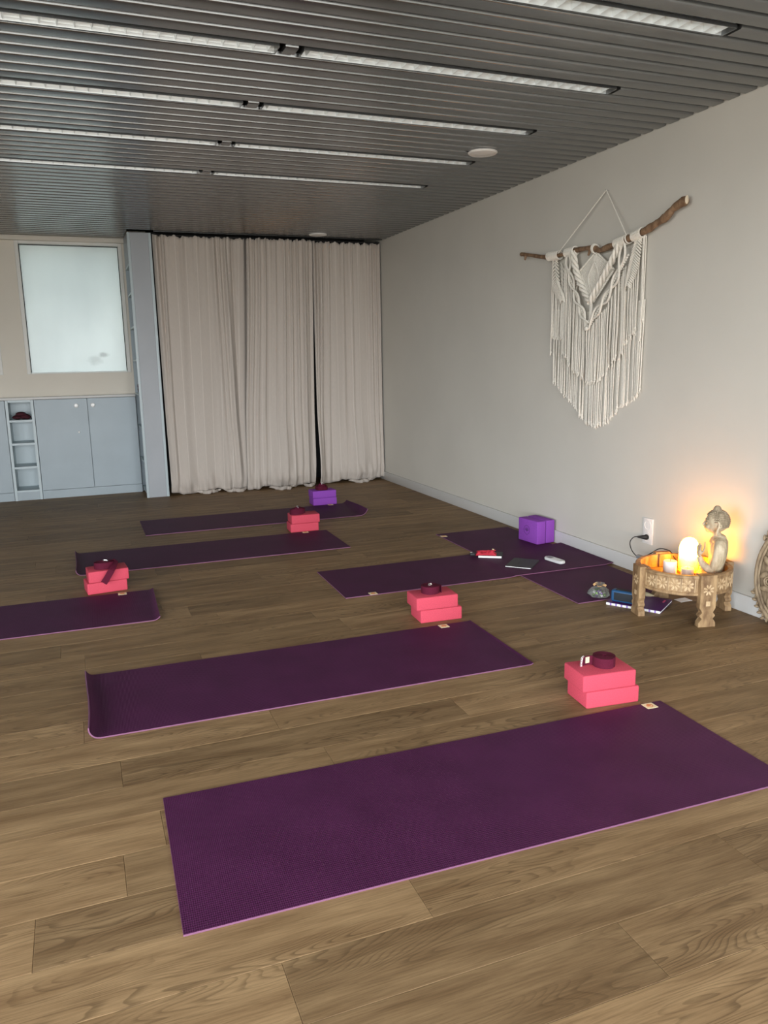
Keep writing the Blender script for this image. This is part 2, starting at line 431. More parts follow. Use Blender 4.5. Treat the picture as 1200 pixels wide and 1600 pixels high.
def mat_frosted():
    """opal film on the window glass, lit from the sky behind; a greyish smear near the bottom right"""
    mt = bpy.data.materials.new('frosted_window_film'); mt.use_nodes = True
    t = mt.node_tree; L = t.links.new; N = t.nodes.new
    tc = N('ShaderNodeTexCoord')
    n = N('ShaderNodeTexNoise'); n.inputs['Scale'].default_value = 2.2; n.inputs['Detail'].default_value = 3
    mpn = N('ShaderNodeMapping'); mpn.inputs['Scale'].default_value = (1, 1, 0.45); L(tc.outputs['Object'], mpn.inputs[0]); L(mpn.outputs[0], n.inputs['Vector'])
    r = N('ShaderNodeValToRGB'); r.color_ramp.elements[0].position = 0.3; r.color_ramp.elements[0].color = (0.44, 0.475, 0.465, 1)
    r.color_ramp.elements[1].position = 0.7; r.color_ramp.elements[1].color = (0.50, 0.535, 0.52, 1); L(n.outputs[0], r.inputs[0])
    col = r.outputs[0]
    # smear: two elliptical stains in the film
    for (cx, cz, sx, sz, dark) in ((0.63, 0.125, 0.075, 0.055, 0.84), (0.715, 0.175, 0.060, 0.028, 0.70)):
        mp2 = N('ShaderNodeMapping'); mp2.vector_type = 'POINT'
        mp2.inputs['Location'].default_value = (-cx / sx, 0, -cz / sz); mp2.inputs['Scale'].default_value = (1 / sx, 0.0, 1 / sz)
        L(tc.outputs['Object'], mp2.inputs[0])
        ln = N('ShaderNodeVectorMath'); ln.operation = 'LENGTH'; L(mp2.outputs[0], ln.inputs[0])
        n3 = N('ShaderNodeTexNoise'); n3.inputs['Scale'].default_value = 22.0; L(tc.outputs['Object'], n3.inputs['Vector'])
        sm = N('ShaderNodeMath'); sm.operation = 'ADD'; L(ln.outputs['Value'], sm.inputs[0]); L(n3.outputs[0], sm.inputs[1])
        mr = N('ShaderNodeMapRange'); mr.inputs['From Min'].default_value = 0.9; mr.inputs['From Max'].default_value = 1.6; mr.inputs['To Min'].default_value = dark; mr.inputs['To Max'].default_value = 1.0
        L(sm.outputs[0], mr.inputs['Value'])
        vm = N('ShaderNodeVectorMath'); vm.operation = 'SCALE'; L(col, vm.inputs[0]); L(mr.outputs[0], vm.inputs['Scale']); col = vm.outputs[0]
    tl = N('ShaderNodeBsdfTranslucent'); L(col, tl.inputs[0])
    df = N('ShaderNodeBsdfDiffuse'); L(col, df.inputs[0])
    mx = N('ShaderNodeMixShader'); mx.inputs[0].default_value = FROST_DIFFUSE; L(tl.outputs[0], mx.inputs[1]); L(df.outputs[0], mx.inputs[2])
    gl = N('ShaderNodeBsdfGlossy'); gl.inputs['Roughness'].default_value = 0.25
    m3 = N('ShaderNodeMixShader'); m3.inputs[0].default_value = 0.04; L(mx.outputs[0], m3.inputs[1]); L(gl.outputs[0], m3.inputs[2])
    L(m3.outputs[0], t.nodes['Material Output'].inputs[0])
    return mt
FROST_DIFFUSE = 0.56
M['frost'] = mat_frosted()

def mat_salt():
    """glowing salt crystal: hottest around the bulb inside, deeper yellow at its thick foot"""
    mt = bpy.data.materials.new('lit_salt_crystal'); mt.use_nodes = True
    t = mt.node_tree; L = t.links.new; N = t.nodes.new
    b = t.nodes['Principled BSDF']; b.inputs['Base Color'].default_value = (0.9, 0.6, 0.35, 1); b.inputs['Roughness'].default_value = 0.5
    tc = N('ShaderNodeTexCoord'); sp = N('ShaderNodeSeparateXYZ'); L(tc.outputs['Object'], sp.inputs[0])
    n = N('ShaderNodeTexNoise'); n.inputs['Scale'].default_value = 30.0; L(tc.outputs['Object'], n.inputs['Vector'])
    a = N('ShaderNodeMath'); a.operation = 'MULTIPLY_ADD'; a.inputs[1].default_value = 0.05; L(n.outputs[0], a.inputs[0]); L(sp.outputs['Z'], a.inputs[2])
    mr = N('ShaderNodeMapRange'); mr.inputs['From Min'].default_value = 0.03; mr.inputs['From Max'].default_value = 0.20; L(a.outputs[0], mr.inputs['Value'])
    r = N('ShaderNodeValToRGB')
    r.color_ramp.elements[0].position = 0.0; r.color_ramp.elements[0].color = (1.0, 0.30, 0.0, 1)
    r.color_ramp.elements[1].position = 0.55; r.color_ramp.elements[1].color = (1.0, 0.38, 0.032, 1)
    x = r.color_ramp.elements.new(0.30); x.color = (1.0, 0.36, 0.004, 1)
    L(mr.outputs[0], r.inputs[0]); L(r.outputs[0], b.inputs['Emission Color'])
    b.inputs['Emission Strength'].default_value = SALT_GLOW
    return mt
SALT_GLOW = 42.0
M['salt'] = mat_salt()

# ================================================================ SETTING
X0, X1 = LX, 3.08
Y0, Y1 = FY, 8.42
H = 2.50

# ---- floor and its planks
fl = MB().box(((X0 + X1) / 2, (Y0 + Y1) / 2, -0.06), (X1 - X0 + 0.4, Y1 - Y0 + 0.8, 0.1)).build('floor', M['subfloor'])
tag(fl, 'oak coloured plank flooring of the studio', kind='structure')
PW, PLN, TH = 0.18, 1.22, 0.012
def plank_mesh(l, w=PW):
    mb = MB(); b = 0.0011; g = 0.00025
    a0, a1, c0, c1 = g, l - g, g, w - g
    lo = [(a0, c0, -TH), (a1, c0, -TH), (a1, c1, -TH), (a0, c1, -TH)]
    md = [(p[0], p[1], -b) for p in lo]
    tp = [(a0 + b, c0 + b, 0), (a1 - b, c0 + b, 0), (a1 - b, c1 - b, 0), (a0 + b, c1 - b, 0)]
    L = [[mb.bm.verts.new(p) for p in q] for q in (lo, md, tp)]
    for A, B in ((L[0], L[1]), (L[1], L[2])):
        for j in range(4): mb.bm.faces.new((A[j], A[(j + 1) % 4], B[(j + 1) % 4], B[j]))
    mb.bm.faces.new(L[2])
    return mb.mesh('plank', M['plank'], 0)
full = plank_mesh(PLN)
row0 = 1.125 - 19 * PW          # seams fall on y = 1.125 + k * 0.18
joints = {1.125: 1.067, 1.305: 0.312, 1.485: 0.68, 1.665: 1.02, 2.025: 0.124, 2.205: 0.683, 2.385: 0.030, 2.565: 0.577, 3.465: -0.067}
far = MB()
r = 0
while True:
    y = row0 + r * PW; r += 1
    if y > Y1: break
    if y + PW < Y0: continue
    j = next((v for k, v in joints.items() if abs(k - y) < 0.01), None)
    if j is None: j = (r * 0.47 + 0.31 * ((r * 7) % 5)) % PLN
    wd = min(PW, Y1 - y)
    s = j - PLN * math.ceil((j - X0) / PLN)
    while s < X1:
        a, z = max(s, X0), min(s + PLN, X1)
        if z - a > 0.01:
            if z > -1.6 and y > 0.1:
                me = full if (abs(z - a - PLN) < 1e-4 and wd == PW) else plank_mesh(z - a, wd)
                link('plank', me, fl, (a, y, 0.0))
            else:
                far.box(((a + z) / 2, y + wd / 2, -TH / 2), (z - a - 0.001, wd - 0.001, TH))
        s += PLN
tag(far.build('plank_field', M['plank'], fl, 0), kind='stuff')

# ---- walls
def wall(name, boxes, mt, label):
    mb = MB()
    for c0, c1 in boxes:
        mb.box([(a + b) / 2 for a, b in zip(c0, c1)], [abs(b - a) for a, b in zip(c0, c1)])
    return tag(mb.build(name, mt, None, 0), label, kind='structure')
wall('wall_right', [((X1, Y0 - 0.2, -0.1), (X1 + 0.2, Y1 + 0.2, 2.7))], M['wall'], 'long plain greige wall on the right')
wall('wall_left', [((X0 - 0.2, Y0 - 0.2, -0.1), (X0, LY0, 2.7)), ((X0 - 0.2, LY1, -0.1), (X0, Y1 + 0.2, 2.7)),
                   ((X0 - 0.2, LY0, -0.1), (X0, LY1, FZ0)), ((X0 - 0.2, LY0, FZ1), (X0, LY1, 2.7))], M['wall'], 'plain wall on the left')
wall('wall_front', [((X0, FY - 0.2, -0.1), (FX0, FY, 2.7)), ((FX1, FY - 0.2, -0.1), (X1, FY, 2.7)),
                    ((FX0, FY - 0.2, -0.1), (FX1, FY, FZ0)), ((FX0, FY - 0.2, FZ1), (FX1, FY, 2.7))], M['wall'], 'street side wall around the shop window')
mb = MB()
for i in range(5):
    xx = FX0 + (FX1 - FX0) * i / 4
    mb.box((xx, FY - 0.1, (FZ0 + FZ1) / 2), (0.05, 0.06, FZ1 - FZ0))
for i in range(4):
    mb.box((X0 - 0.1, LY0 + (LY1 - LY0) * i / 3, (FZ0 + FZ1) / 2), (0.06, 0.05, FZ1 - FZ0))
tag(mb.build('window_3', M['alu_frame'], None, 0), 'mullions of the tall street window', kind='structure')
# back wall with its two windows
W1 = (-0.425, 0.538, 1.215, 2.465)          # x0 x1 z0 z1 of the framed window
W2 = (-1.62, -0.635, 1.215, 2.465)
wall('wall_back', [((X0, Y1, 0.98), (W2[0], Y1 + 0.2, 2.7)), ((W2[1], Y1, 0.98), (W1[0], Y1 + 0.2, 2.7)), ((W1[1], Y1, 0.98), (0.775, Y1 + 0.2, 2.7)),
                   ((W2[0], Y1, 0.98), (W2[1], Y1 + 0.2, W1[2])), ((W1[0], Y1, 0.98), (W1[1], Y1 + 0.2, W1[2])),
                   ((X0, Y1 + 0.25, -0.1), (0.775, Y1 + 0.35, 0.98)), ((0.56, Y1, -0.1), (0.775, Y1 + 0.25, 0.98)), ((X0, Y1 + 0.15, 0.97), (0.775, Y1 + 0.35, 1.0)),
                   ((W2[0], Y1, W1[3]), (W2[1], Y1 + 0.2, 2.7)), ((W1[0], Y1, W1[3]), (W1[1], Y1 + 0.2, 2.7))], M['wall_cream'], 'cream back wall above the grey cabinets')
wall('wall_closet', [((0.775, Y1, -0.1), (X1, Y1 + 0.2, 2.7))], M['wall_shade'], 'niche wall hidden behind the curtains, coloured dark for the shade there')
for k, Wn in ((1, W1), (2, W2)):
    a, b, c, d = Wn
    fw = 0.034
    mb = MB()
    for q in ((a, a + fw), (b - fw, b)):
        mb.box(((q[0] + q[1]) / 2, Y1 + 0.035, (c + d) / 2), (fw, 0.09, d - c), bev=0.003, seg=1)
    mb.box(((a + b) / 2, Y1 + 0.035, d - fw / 2), (b - a - 2 * fw, 0.09, fw), bev=0.003, seg=1)
    mb.box(((a + b) / 2, Y1 + 0.045, c + 0.006), (b - a - 2 * fw, 0.07, 0.012), bev=0.002, seg=1)
    wn = tag(mb.build('window_%d' % k, M['alu_frame']), ['', 'pale framed frosted window beside the tall grey end panel', 'next frosted window cut off by the left edge'][k], kind='structure')
    pm = MB().box(((b - a) / 2, 0, (d - c) / 2), (b - a - 2 * fw + 0.01, 0.006, d - c - fw + 0.01)).build('pane', M['frost'], wn, 0)
    pm.location = (a, Y1 + 0.06, c)
    gs = MB()
    for q in (a + fw + 0.003, b - fw - 0.003):
        gs.box((q, Y1 + 0.052, (c + d) / 2), (0.006, 0.012, d - c - fw))
    gs.box(((a + b) / 2, Y1 + 0.052, d - fw - 0.003), (b - a - 2 * fw, 0.012, 0.006))
    gs.build('gasket', M['black'], wn, 0)
tag(MB().box(((X0 + 0.56) / 2, Y1 - 0.03, 2.478), (0.56 - X0, 0.06, 0.044), bev=0.004).build('trim_1', M['wall_cream']), 'pale cornice strip along the top of the back wall', kind='structure')
mb = MB().box((X1 - 0.0075, (Y0 + 8.0) / 2, 0.0445), (0.015, 8.0 - Y0, 0.089), bev=0.003, seg=2)
tag(mb.build('baseboard_right', M['base_white']), 'white painted baseboard along the right wall', kind='structure')

# ---- ceiling: dark void and metal slats, broken by the light slots
ce = MB().box(((X0 + X1) / 2, (Y0 + Y1) / 2, 2.63), (X1 - X0, Y1 - Y0, 0.1)).build('ceiling', M['plenum'])
tag(ce, 'suspended ceiling of grey metal slats', kind='structure')
PIT, SW = 0.1018, 0.0810
def slat_mesh(l):
    mb = MB(); rr, hh, dr = 0.005, 0.018, 0.0035   # sides lean outwards a little towards the top
    prof = [(0.0, hh)]
    for i in range(5):
        a = R(194) + i * R(76) / 4
        prof.append((dr + rr * 0.96 + rr * math.cos(a), rr + rr * math.sin(a)))
    for i in range(5):
        a = R(270) + i * R(76) / 4
        prof.append((SW - dr - rr * 0.96 + rr * math.cos(a), rr + rr * math.sin(a)))
    prof.append((SW, hh))
    A = [mb.bm.verts.new((0, p[0], p[1])) for p in prof]; B = [mb.bm.verts.new((l, p[0], p[1])) for p in prof]
    for i in range(len(prof) - 1): mb.bm.faces.new((A[i], A[i + 1], B[i + 1], B[i]))
    for e_ in (A, B): mb.bm.faces.new(e_)
    return mb.mesh('slat', M['slat'], 70)
LR = {}                                       # light rows: slat index -> True
y_l = 3.237
slat_cache = {}
def slat(a, b, y):
    k = round(b - a, 4)
    if k not in slat_cache: slat_cache[k] = slat_mesh(b - a)
    link('slat', slat_cache[k], ce, (a, y, H))
i = -int((y_l - Y0) / PIT)
light_rows = []
while True:
    y = y_l + i * PIT
    if y + SW > (8.36): break
    right_end = X1 - 0.004 if y + SW < 7.83 else 0.556
    if i % 7 == 0 and -7 <= i <= 21:
        light_rows.append(y)
        slat(2.464, right_end, y)
        if i == -7: slat(X0, 0.931, y)
        else: slat(0.879, 0.931, y); slat(X0, -0.66, y)
    else:
        slat(X0, right_end, y)
    i += 1

# ================================================================ CEILING LIGHTS
NB = 25
def make_light():
    root = thing('ceiling_light', '', 'ceiling light')
    L = 1.488; W = 0.078
    f = MB()
    f.box((L / 2, -0.0005, 0.006), (L, 0.003, 0.014)); f.box((L / 2, W + 0.0015, 0.006), (L, 0.003, 0.014))
    for q in (0.0015, L - 0.0015): f.box((q, W / 2, 0.02), (0.003, W, 0.045))
    f.box((L / 2, W / 2, 0.066), (L, W + 0.004, 0.004))
    f.build('housing', M['slat'], root, 0)
    rf = MB()
    for sgn in (0, 1):
        pr = []
        for k in range(6):
            t = k / 5; pr.append((0.0015 + 0.022 * t ** 1.6, 0.001 + 0.058 * t))
        for (p, q) in zip(pr, pr[1:]):
            ya, yb = (p[0], q[0]) if not sgn else (W - p[0], W - q[0])
            rf.face([(0.003, ya, p[1]), (L - 0.003, ya, p[1]), (L - 0.003, yb, q[1]), (0.003, yb, q[1])])
    rf.build('reflector', M['alu'], root, 60)
    bm_ = MB(); hh = 0.036
    sec = [(-0.0007, 0.0), (-0.006, 0.018), (-0.0125, hh), (0.0125, hh), (0.006, 0.018), (0.0007, 0.0)]
    bm_.prism([(a, b) for a, b in sec], 0.003, W - 0.003, 'y')
    bme = bm_.mesh('louvre_blade', M['alu'], 60)
    for k in range(NB):
        link('louvre_blade', bme, root, (0.03 + (L - 0.06) * k / (NB - 1), 0, 0.004))
    MB().tube([(0.01, W / 2, 0.052), (L - 0.01, W / 2, 0.052)], 0.008, 10).build('tube_lamp', M['tube'], root)
    return root
proto = make_light()
used = False
rowname = {-14: None, -7: 'first', 0: 'second', 7: 'third', 14: 'fourth', 21: 'fifth'}
nth = 0
for y in sorted(light_rows):
    k = round((y - y_l) / PIT)
    for side in ('right', 'left'):
        lab = {(-7, 'right'): 'louvred strip light nearest the viewer, cut by the top edge',
               (0, 'right'): 'longest louvred strip light on the right, in the second row of the ceiling',
               (7, 'right'): 'right louvred strip light in the third ceiling row, just before the white disc',
               (14, 'right'): 'right louvred strip light in the fourth row, just beyond the round white disc',
               (21, 'right'): 'right louvred strip light in the farthest row, smallest on the right',
               (0, 'left'): 'brightest wide louvred strip light at the upper left of the ceiling',
               (7, 'left'): 'left louvred strip light in the third ceiling row',
               (14, 'left'): 'left louvred strip light in the fourth row, second from the back',
               (21, 'left'): 'left louvred strip light in the row nearest the curtains'}.get((k, side))
        if lab is None: continue
        o = proto if not used else copy_tree(proto)
        used = True
        o.location = (0.953 if side == 'right' else -0.634, y + 0.003, H - 0.001)
        o['label'] = lab; o['group'] = 'louvred strip lights in the slat ceiling'

def disc(name, x, y, rad, label):
    t = thing(name, label, 'ceiling fitting', (x, y, H), group='round white ceiling discs')
    MB().lathe([(rad, 0.0), (rad, -0.004), (rad - 0.006, -0.010), (rad * 0.80, -0.012), (rad * 0.78, -0.009)], n=36).build('rim', M['white_plastic'], t)
    MB().lathe([(rad * 0.785, -0.004), (rad * 0.785, -0.010), (rad * 0.70, -0.0125), (0.0001, -0.014)], n=36).build('cover', M['white_plastic'], t)
disc('ceiling_disc', 2.388, 4.43, 0.088, 'round white disc fitting in the slats near the macrame wall hanging')
disc('ceiling_disc', 2.325, 7.66, 0.088, 'far round white disc in the slats right above the curtains')

# ================================================================ END-PANEL BOOKCASE, CABINETS
bk = thing('bookcase', 'tall grey end panel of an open bookcase between window and curtains', 'bookcase', (0.56, 7.90, 0))
bw, bd, bh = 0.215, 0.515, 2.492
MB().box((bw / 2, 0.011, bh / 2), (bw - 0.05, 0.020, bh), bev=0.002, seg=1).build('end_panel', M['col_panel'], bk)
for xx in (0.0125, bw - 0.0125):
    MB().box((xx, 0.010, bh / 2), (0.025, 0.022, bh), bev=0.003).build('edge_strip', M['cab_edge'], bk)
MB().box((bw - 0.01, 0.022 + (bd - 0.022) / 2, bh / 2), (0.018, bd - 0.022, bh)).build('back_panel', M['cab'], bk)
MB().box((bw / 2 - 0.01, bd - 0.01, bh / 2), (bw - 0.02, 0.018, bh)).build('side_panel', M['cab'], bk)
MB().box((0.010, 0.022 + (bd - 0.04) / 2, 2.355), (0.018, bd - 0.042, 0.27)).build('top_panel', M['col_panel'], bk)
for z in (0.05, 0.35, 0.68, 1.0, 1.33, 1.64, 1.95, 2.21):
    MB().box((bw / 2 - 0.01, 0.022 + (bd - 0.042) / 2, z), (bw - 0.022, bd - 0.044, 0.018)).build('shelf', M['cab_edge'], bk)
cloth = MB()
for k in range(5):
    cloth.ball((random.uniform(-.03, .03), random.uniform(-.12, .12), 0.035 + 0.03 * (k % 2)), (0.06, 0.08, 0.035 + 0.006 * k), 12, 8)
o = tag(cloth.build('cloth_bundle', M['maroon_cloth']), 'dark maroon bundle lying inside the tall bookcase beside the window', 'cloth')
o.location = (0.655, 8.17, 1.013)

CF = 8.32                         # cabinet fronts
def knob(mb, x, z, r=0.021):
    pr = [(0.0001, 0.022), (r * 0.7, 0.021), (r, 0.015), (r * 0.95, 0.010), (r * 0.45, 0.006), (r * 0.45, 0.0)]
    n = 20; rows = []
    for rr, d in pr:
        rows.append([mb.bm.verts.new((x + rr * math.cos(2 * PI * j / n), -d, z + rr * math.sin(2 * PI * j / n))) for j in range(n)])
    for A, B in zip(rows, rows[1:]):
        for j in range(n): mb.bm.faces.new((A[j], A[(j + 1) % n], B[(j + 1) % n], B[j]))
def cabinet(name, label, x0, x1, doors, group=None):
    t = thing(name, label, 'cabinet', (x0, CF, 0), group=group)
    wd = x1 - x0
    MB().box((wd / 2, 0.165, 0.49), (wd - 0.002, 0.285, 0.95)).build('body', M['cab'], t)
    MB().box((wd / 2, 0.012, 0.042), (wd - 0.002, 0.02, 0.082), bev=0.001, seg=1).build('plinth', M['cab'], t)
    for (a, b, kx, lock) in doors:
        d = MB().box(((a + b) / 2 - x0, 0.010, 0.529), (b - a - 0.004, 0.018, 0.886), bev=0.0015, seg=1).build('door', M['cab'], t)
        kb = MB(); knob(kb, kx - x0, 0.905); k_ = kb.build('knob', M['knob'], d); k_['label'] = 'round white knob'
        if lock:
            kb = MB(); knob(kb, lock - x0, 0.645, 0.010); kb.build('lock', M['knob'], d)
    return t
cabinet('cabinet', 'grey two-door wall cabinet below the framed window', -0.393, 0.553, [(-0.393, 0.092, -0.012, -0.008), (0.092, 0.553, 0.142, None)])
cabinet('cabinet', 'grey cabinet cut off by the left picture edge', -1.62, -0.648, [(-1.62, -1.12, -1.18, None), (-1.12, -0.648, -1.06, None)])
sh = thing('shelf_unit', 'narrow grey open shelf unit with four compartments between the cabinets', 'shelf unit', (-0.646, CF, 0))
sw = 0.251
for xx in (0.013, sw - 0.013): MB().box((xx, 0.155, 0.486), (0.024, 0.308, 0.972)).build('side_panel', M['cab_edge'], sh, 0)
MB().box((sw / 2, 0.306, 0.486), (sw - 0.004, 0.006, 0.972)).build('back_panel', M['cab_edge'], sh, 0)
MB().box((sw / 2, 0.012, 0.042), (sw - 0.052, 0.02, 0.082)).build('plinth', M['cab'], sh, 0)
for z in (0.09, 0.322, 0.552, 0.775, 0.964): MB().box((sw / 2, 0.153, z), (sw - 0.052, 0.300, 0.020)).build('shelf', M['cab_edge'], sh, 0)
cl = MB()
for k, (dx, dz, rx, rz_) in enumerate(((-0.04, 0.022, 0.045, 0.022), (0.03, 0.026, 0.05, 0.026), (-0.005, 0.05, 0.05, 0.024), (0.055, 0.02, 0.03, 0.02))):
    cl.ball((dx, 0, dz), (rx, 0.060, rz_), 14, 8)
o = tag(cl.build('cloth_bundle', M['maroon_cloth']), 'dark maroon folded cloth in the top compartment of the open shelf', 'cloth')
o.location = (-0.515, CF + 0.09, 0.786)
ct = MB().box(((-1.62 + 0.553) / 2, (CF - 0.008 + Y1) / 2, 0.987), (0.553 + 1.62, Y1 - CF + 0.006, 0.024), bev=0.003)
tag(ct.build('countertop', M['base_white']), 'thin pale ledge running over the grey cabinets under the windows', 'countertop')

# ================================================================ CURTAINS
def curtain(name, label, xt, xb, yoff, folds, ztop, seed, billow, hems):
    rnd = random.Random(seed)
    ph = [rnd.uniform(0, 6.28) for _ in range(10)]
    nx, nz = 200, 90
    bm = bmesh.new(); uvl = bm.loops.layers.uv.new('UVMap'); G = []
    for iz in range(nz + 1):
        v = iz / nz
        v = v if v < 0.8 else 0.8 + (v - 0.8)
        row = []
        for ix in range(nx + 1):
            u = ix / nx
            xl = xt[0] + (xb[0] - xt[0]) * smoothstep(0, 1, v) ; xr = xt[1] + (xb[1] - xt[1]) * v
            # folds pull sideways a little
            d = 0.0
            for (ut, ub, wd, amp) in folds:
                uc = ut + (ub - ut) * (v ** 1.2)
                ww = wd * (1 + 0.9 * v)
                d += 1.25 * amp * (1 - 0.35 * v) * math.exp(-((u - uc) / ww) ** 2)
            g = math.exp(-v * 9)
            d += 0.0045 * g * math.sin(2 * PI * 11 * u + ph[0] + 2.5 * math.sin(7 * u + ph[1])) + 0.002 * g * math.sin(2 * PI * 29 * u + ph[2] + 3 * math.sin(9 * u))
            d += 0.007 * math.sin(2 * PI * 3.1 * u + ph[3] + v * 1.5) + 0.002 * (1 - 0.5 * v) * math.sin(2 * PI * 7.3 * u + ph[4] - v * 2.0 + 2 * math.sin(5 * u + ph[6]))
            # bag near the floor
            bl = smoothstep(0.66, 0.93, v) * (1 - smoothstep(0.955, 1.0, v) * 0.75)
            d += billow * bl * (0.62 + 0.38 * math.sin(2 * PI * 1.3 * u + ph[5]))
            wr = smoothstep(0.90, 0.985, v)
            d += wr * (0.012 * math.sin(26 * u + ph[6] + 9 * v) + 0.008 * math.sin(61 * u + ph[7] - 30 * v))
            zt = ztop + 0.007 * math.sin(2 * PI * 9 * u + ph[8]) + 0.004 * math.sin(2 * PI * 23 * u + ph[9]) - 0.012 * max(0, math.sin(2 * PI * 3.3 * u + ph[2])) ** 6
            zb = 0.004 + 0.026 * max(0, math.sin(2 * PI * 1.7 * u + ph[5] + 1.2)) + 0.006 * (1 + math.sin(2 * PI * 7.7 * u + ph[4])) / 2
            z = zt + (zb - zt) * v
            if v > 0.95: z += 0.010 * math.sin(40 * u + ph[1]) * math.sin(PI * (v - 0.95) / 0.05)
            if v < 0.03: d += 0.006 * (1 - v / 0.03)
            row.append(bm.verts.new((xl + (xr - xl) * u, 7.95 - yoff - d, max(0.003, z))))
        G.append(row)
    for iz in range(nz):
        for ix in range(nx):
            f = bm.faces.new((G[iz][ix], G[iz + 1][ix], G[iz + 1][ix + 1], G[iz][ix + 1])); f.smooth = True
            for lp, (du, dv) in zip(f.loops, ((0, 0), (0, 1), (1, 1), (1, 0))):
                lp[uvl].uv = ((ix + du) / nx, (iz + dv) / nz)
    bmesh.ops.recalc_face_normals(bm, faces=bm.faces[:])
    me = bpy.data.meshes.new(name); bm.to_mesh(me); bm.free(); me.materials.append(M['linen'])
    root = thing(name, label, 'curtain', ((xt[0] + xt[1]) / 2, 7.95, 0), group='beige floor-length curtains')
    for vv in me.vertices: vv.co -= root.location
    o = link('fabric', me, root)
    so = o.modifiers.new('thick', 'SOLIDIFY'); so.thickness = 0.003; so.offset = -1
    # stitched header band and folded hem
    hm = MB()
    pts = []
    for ix in range(0, nx + 1, 2):
        co = me.vertices[3 * (nx + 1) + ix].co; pts.append(co + Vector((0, -0.002, 0)))
    hm.tube(pts, 0.0022, 5); hm.build('header_stitching', M['linen_hem'], root)
    for (q0, q1) in hems:                    # slack hem lying crumpled on the floor
        hp = []
        for ix in range(int(q0 * nx), int(q1 * nx) + 1, 2):
            co = me.vertices[int(nz * 0.94) * (nx + 1) + ix].co; t_ = (ix / nx - q0) / (q1 - q0)
            hp.append(Vector((co.x, co.y - 0.012 + 0.030 * math.cos(PI * 2 * t_) - 0.010 * math.sin(ix * 0.33 + ph[3]), 0.017 + 0.005 * math.sin(ix * 0.21))))
        rr = [0.0035 + 0.019 * math.sin(PI * k / (len(hp) - 1)) ** 0.6 * (0.7 + 0.3 * abs(math.sin(k * 0.6 + ph[0]))) for k in range(len(hp))]
        hm = MB(); hm.tube(hp, rr, 8); hm.build('slack_hem', M['linen_hem'], root)
    return root
curtain('curtain', 'widest beige curtain, left of three, beside the tall grey panel', (0.79, 1.695), (0.80, 1.585), 0.0,
        [(0.03, 0.04, 0.02, 0.035), (0.10, 0.07, 0.012, 0.03), (0.26, 0.24, 0.03, 0.012), (0.42, 0.44, 0.03, 0.012), (0.62, 0.72, 0.022, 0.028), (0.68, 0.80, 0.012, 0.018), (0.74, 0.88, 0.016, 0.030), (0.82, 0.93, 0.02, -0.03), (0.99, 0.99, 0.020, -0.025)], 2.478, 3, 0.07, ((0.30, 0.62), (0.66, 0.97)))
curtain('curtain', 'middle beige curtain of three, overlapping the left one', (1.665, 2.332), (1.555, 2.285), 0.055,
        [(0.02, 0.02, 0.012, 0.02), (0.10, 0.06, 0.014, 0.02), (0.18, 0.15, 0.014, 0.018), (0.27, 0.26, 0.012, 0.016), (0.42, 0.42, 0.02, 0.014), (0.56, 0.55, 0.012, 0.016), (0.66, 0.68, 0.013, 0.022), (0.76, 0.78, 0.014, 0.025), (0.86, 0.88, 0.015, 0.032), (0.95, 0.97, 0.02, -0.02)], 2.474, 11, 0.10, ((0.30, 0.66), (0.80, 0.99)))
curtain('curtain', 'right beige curtain of three, next to the greige wall', (2.335, 3.068), (2.325, 3.066), 0.01,
        [(0.02, 0.0, 0.012, 0.04), (0.07, 0.02, 0.012, 0.035), (0.13, 0.05, 0.012, 0.03), (0.24, 0.16, 0.016, 0.02), (0.45, 0.42, 0.014, 0.012), (0.58, 0.55, 0.014, 0.014), (0.86, 0.86, 0.016, 0.026), (0.93, 0.93, 0.012, 0.024), (0.985, 0.985, 0.012, 0.02)], 2.470, 23, 0.085, ((0.45, 0.80),))
rl = thing('curtain_rail', 'black rail under the ceiling that carries the three curtains', 'curtain rail', (0.79, 7.955, 2.482))
MB().tube([(0.0, 0, 0), (2.285, 0, 0)], 0.009, 12).build('rail', M['black'], rl)
for xx in (0.02, 1.15, 2.26): MB().box((xx, 0.012, 0.0), (0.02, 0.035, 0.03)).build('bracket', M['black'], rl)
for y, z in ((7.86, 2.515), (7.90, 2.505)):
    pass
tag(MB().box(((0.79 + X1) / 2, 7.93, 2.540), (X1 - 0.79, 0.17, 0.02)).build('trim_2', M['plenum'], None, 0), 'black strip over the curtain rail', kind='structure')
tag(MB().box(((0.79 + X1) / 2, 7.865, 2.508), (X1 - 0.79 - 0.01, 0.012, 0.016)).build('trim_3', M['slat'], None, 0), 'thin grey edge profile where the slats end', kind='structure')

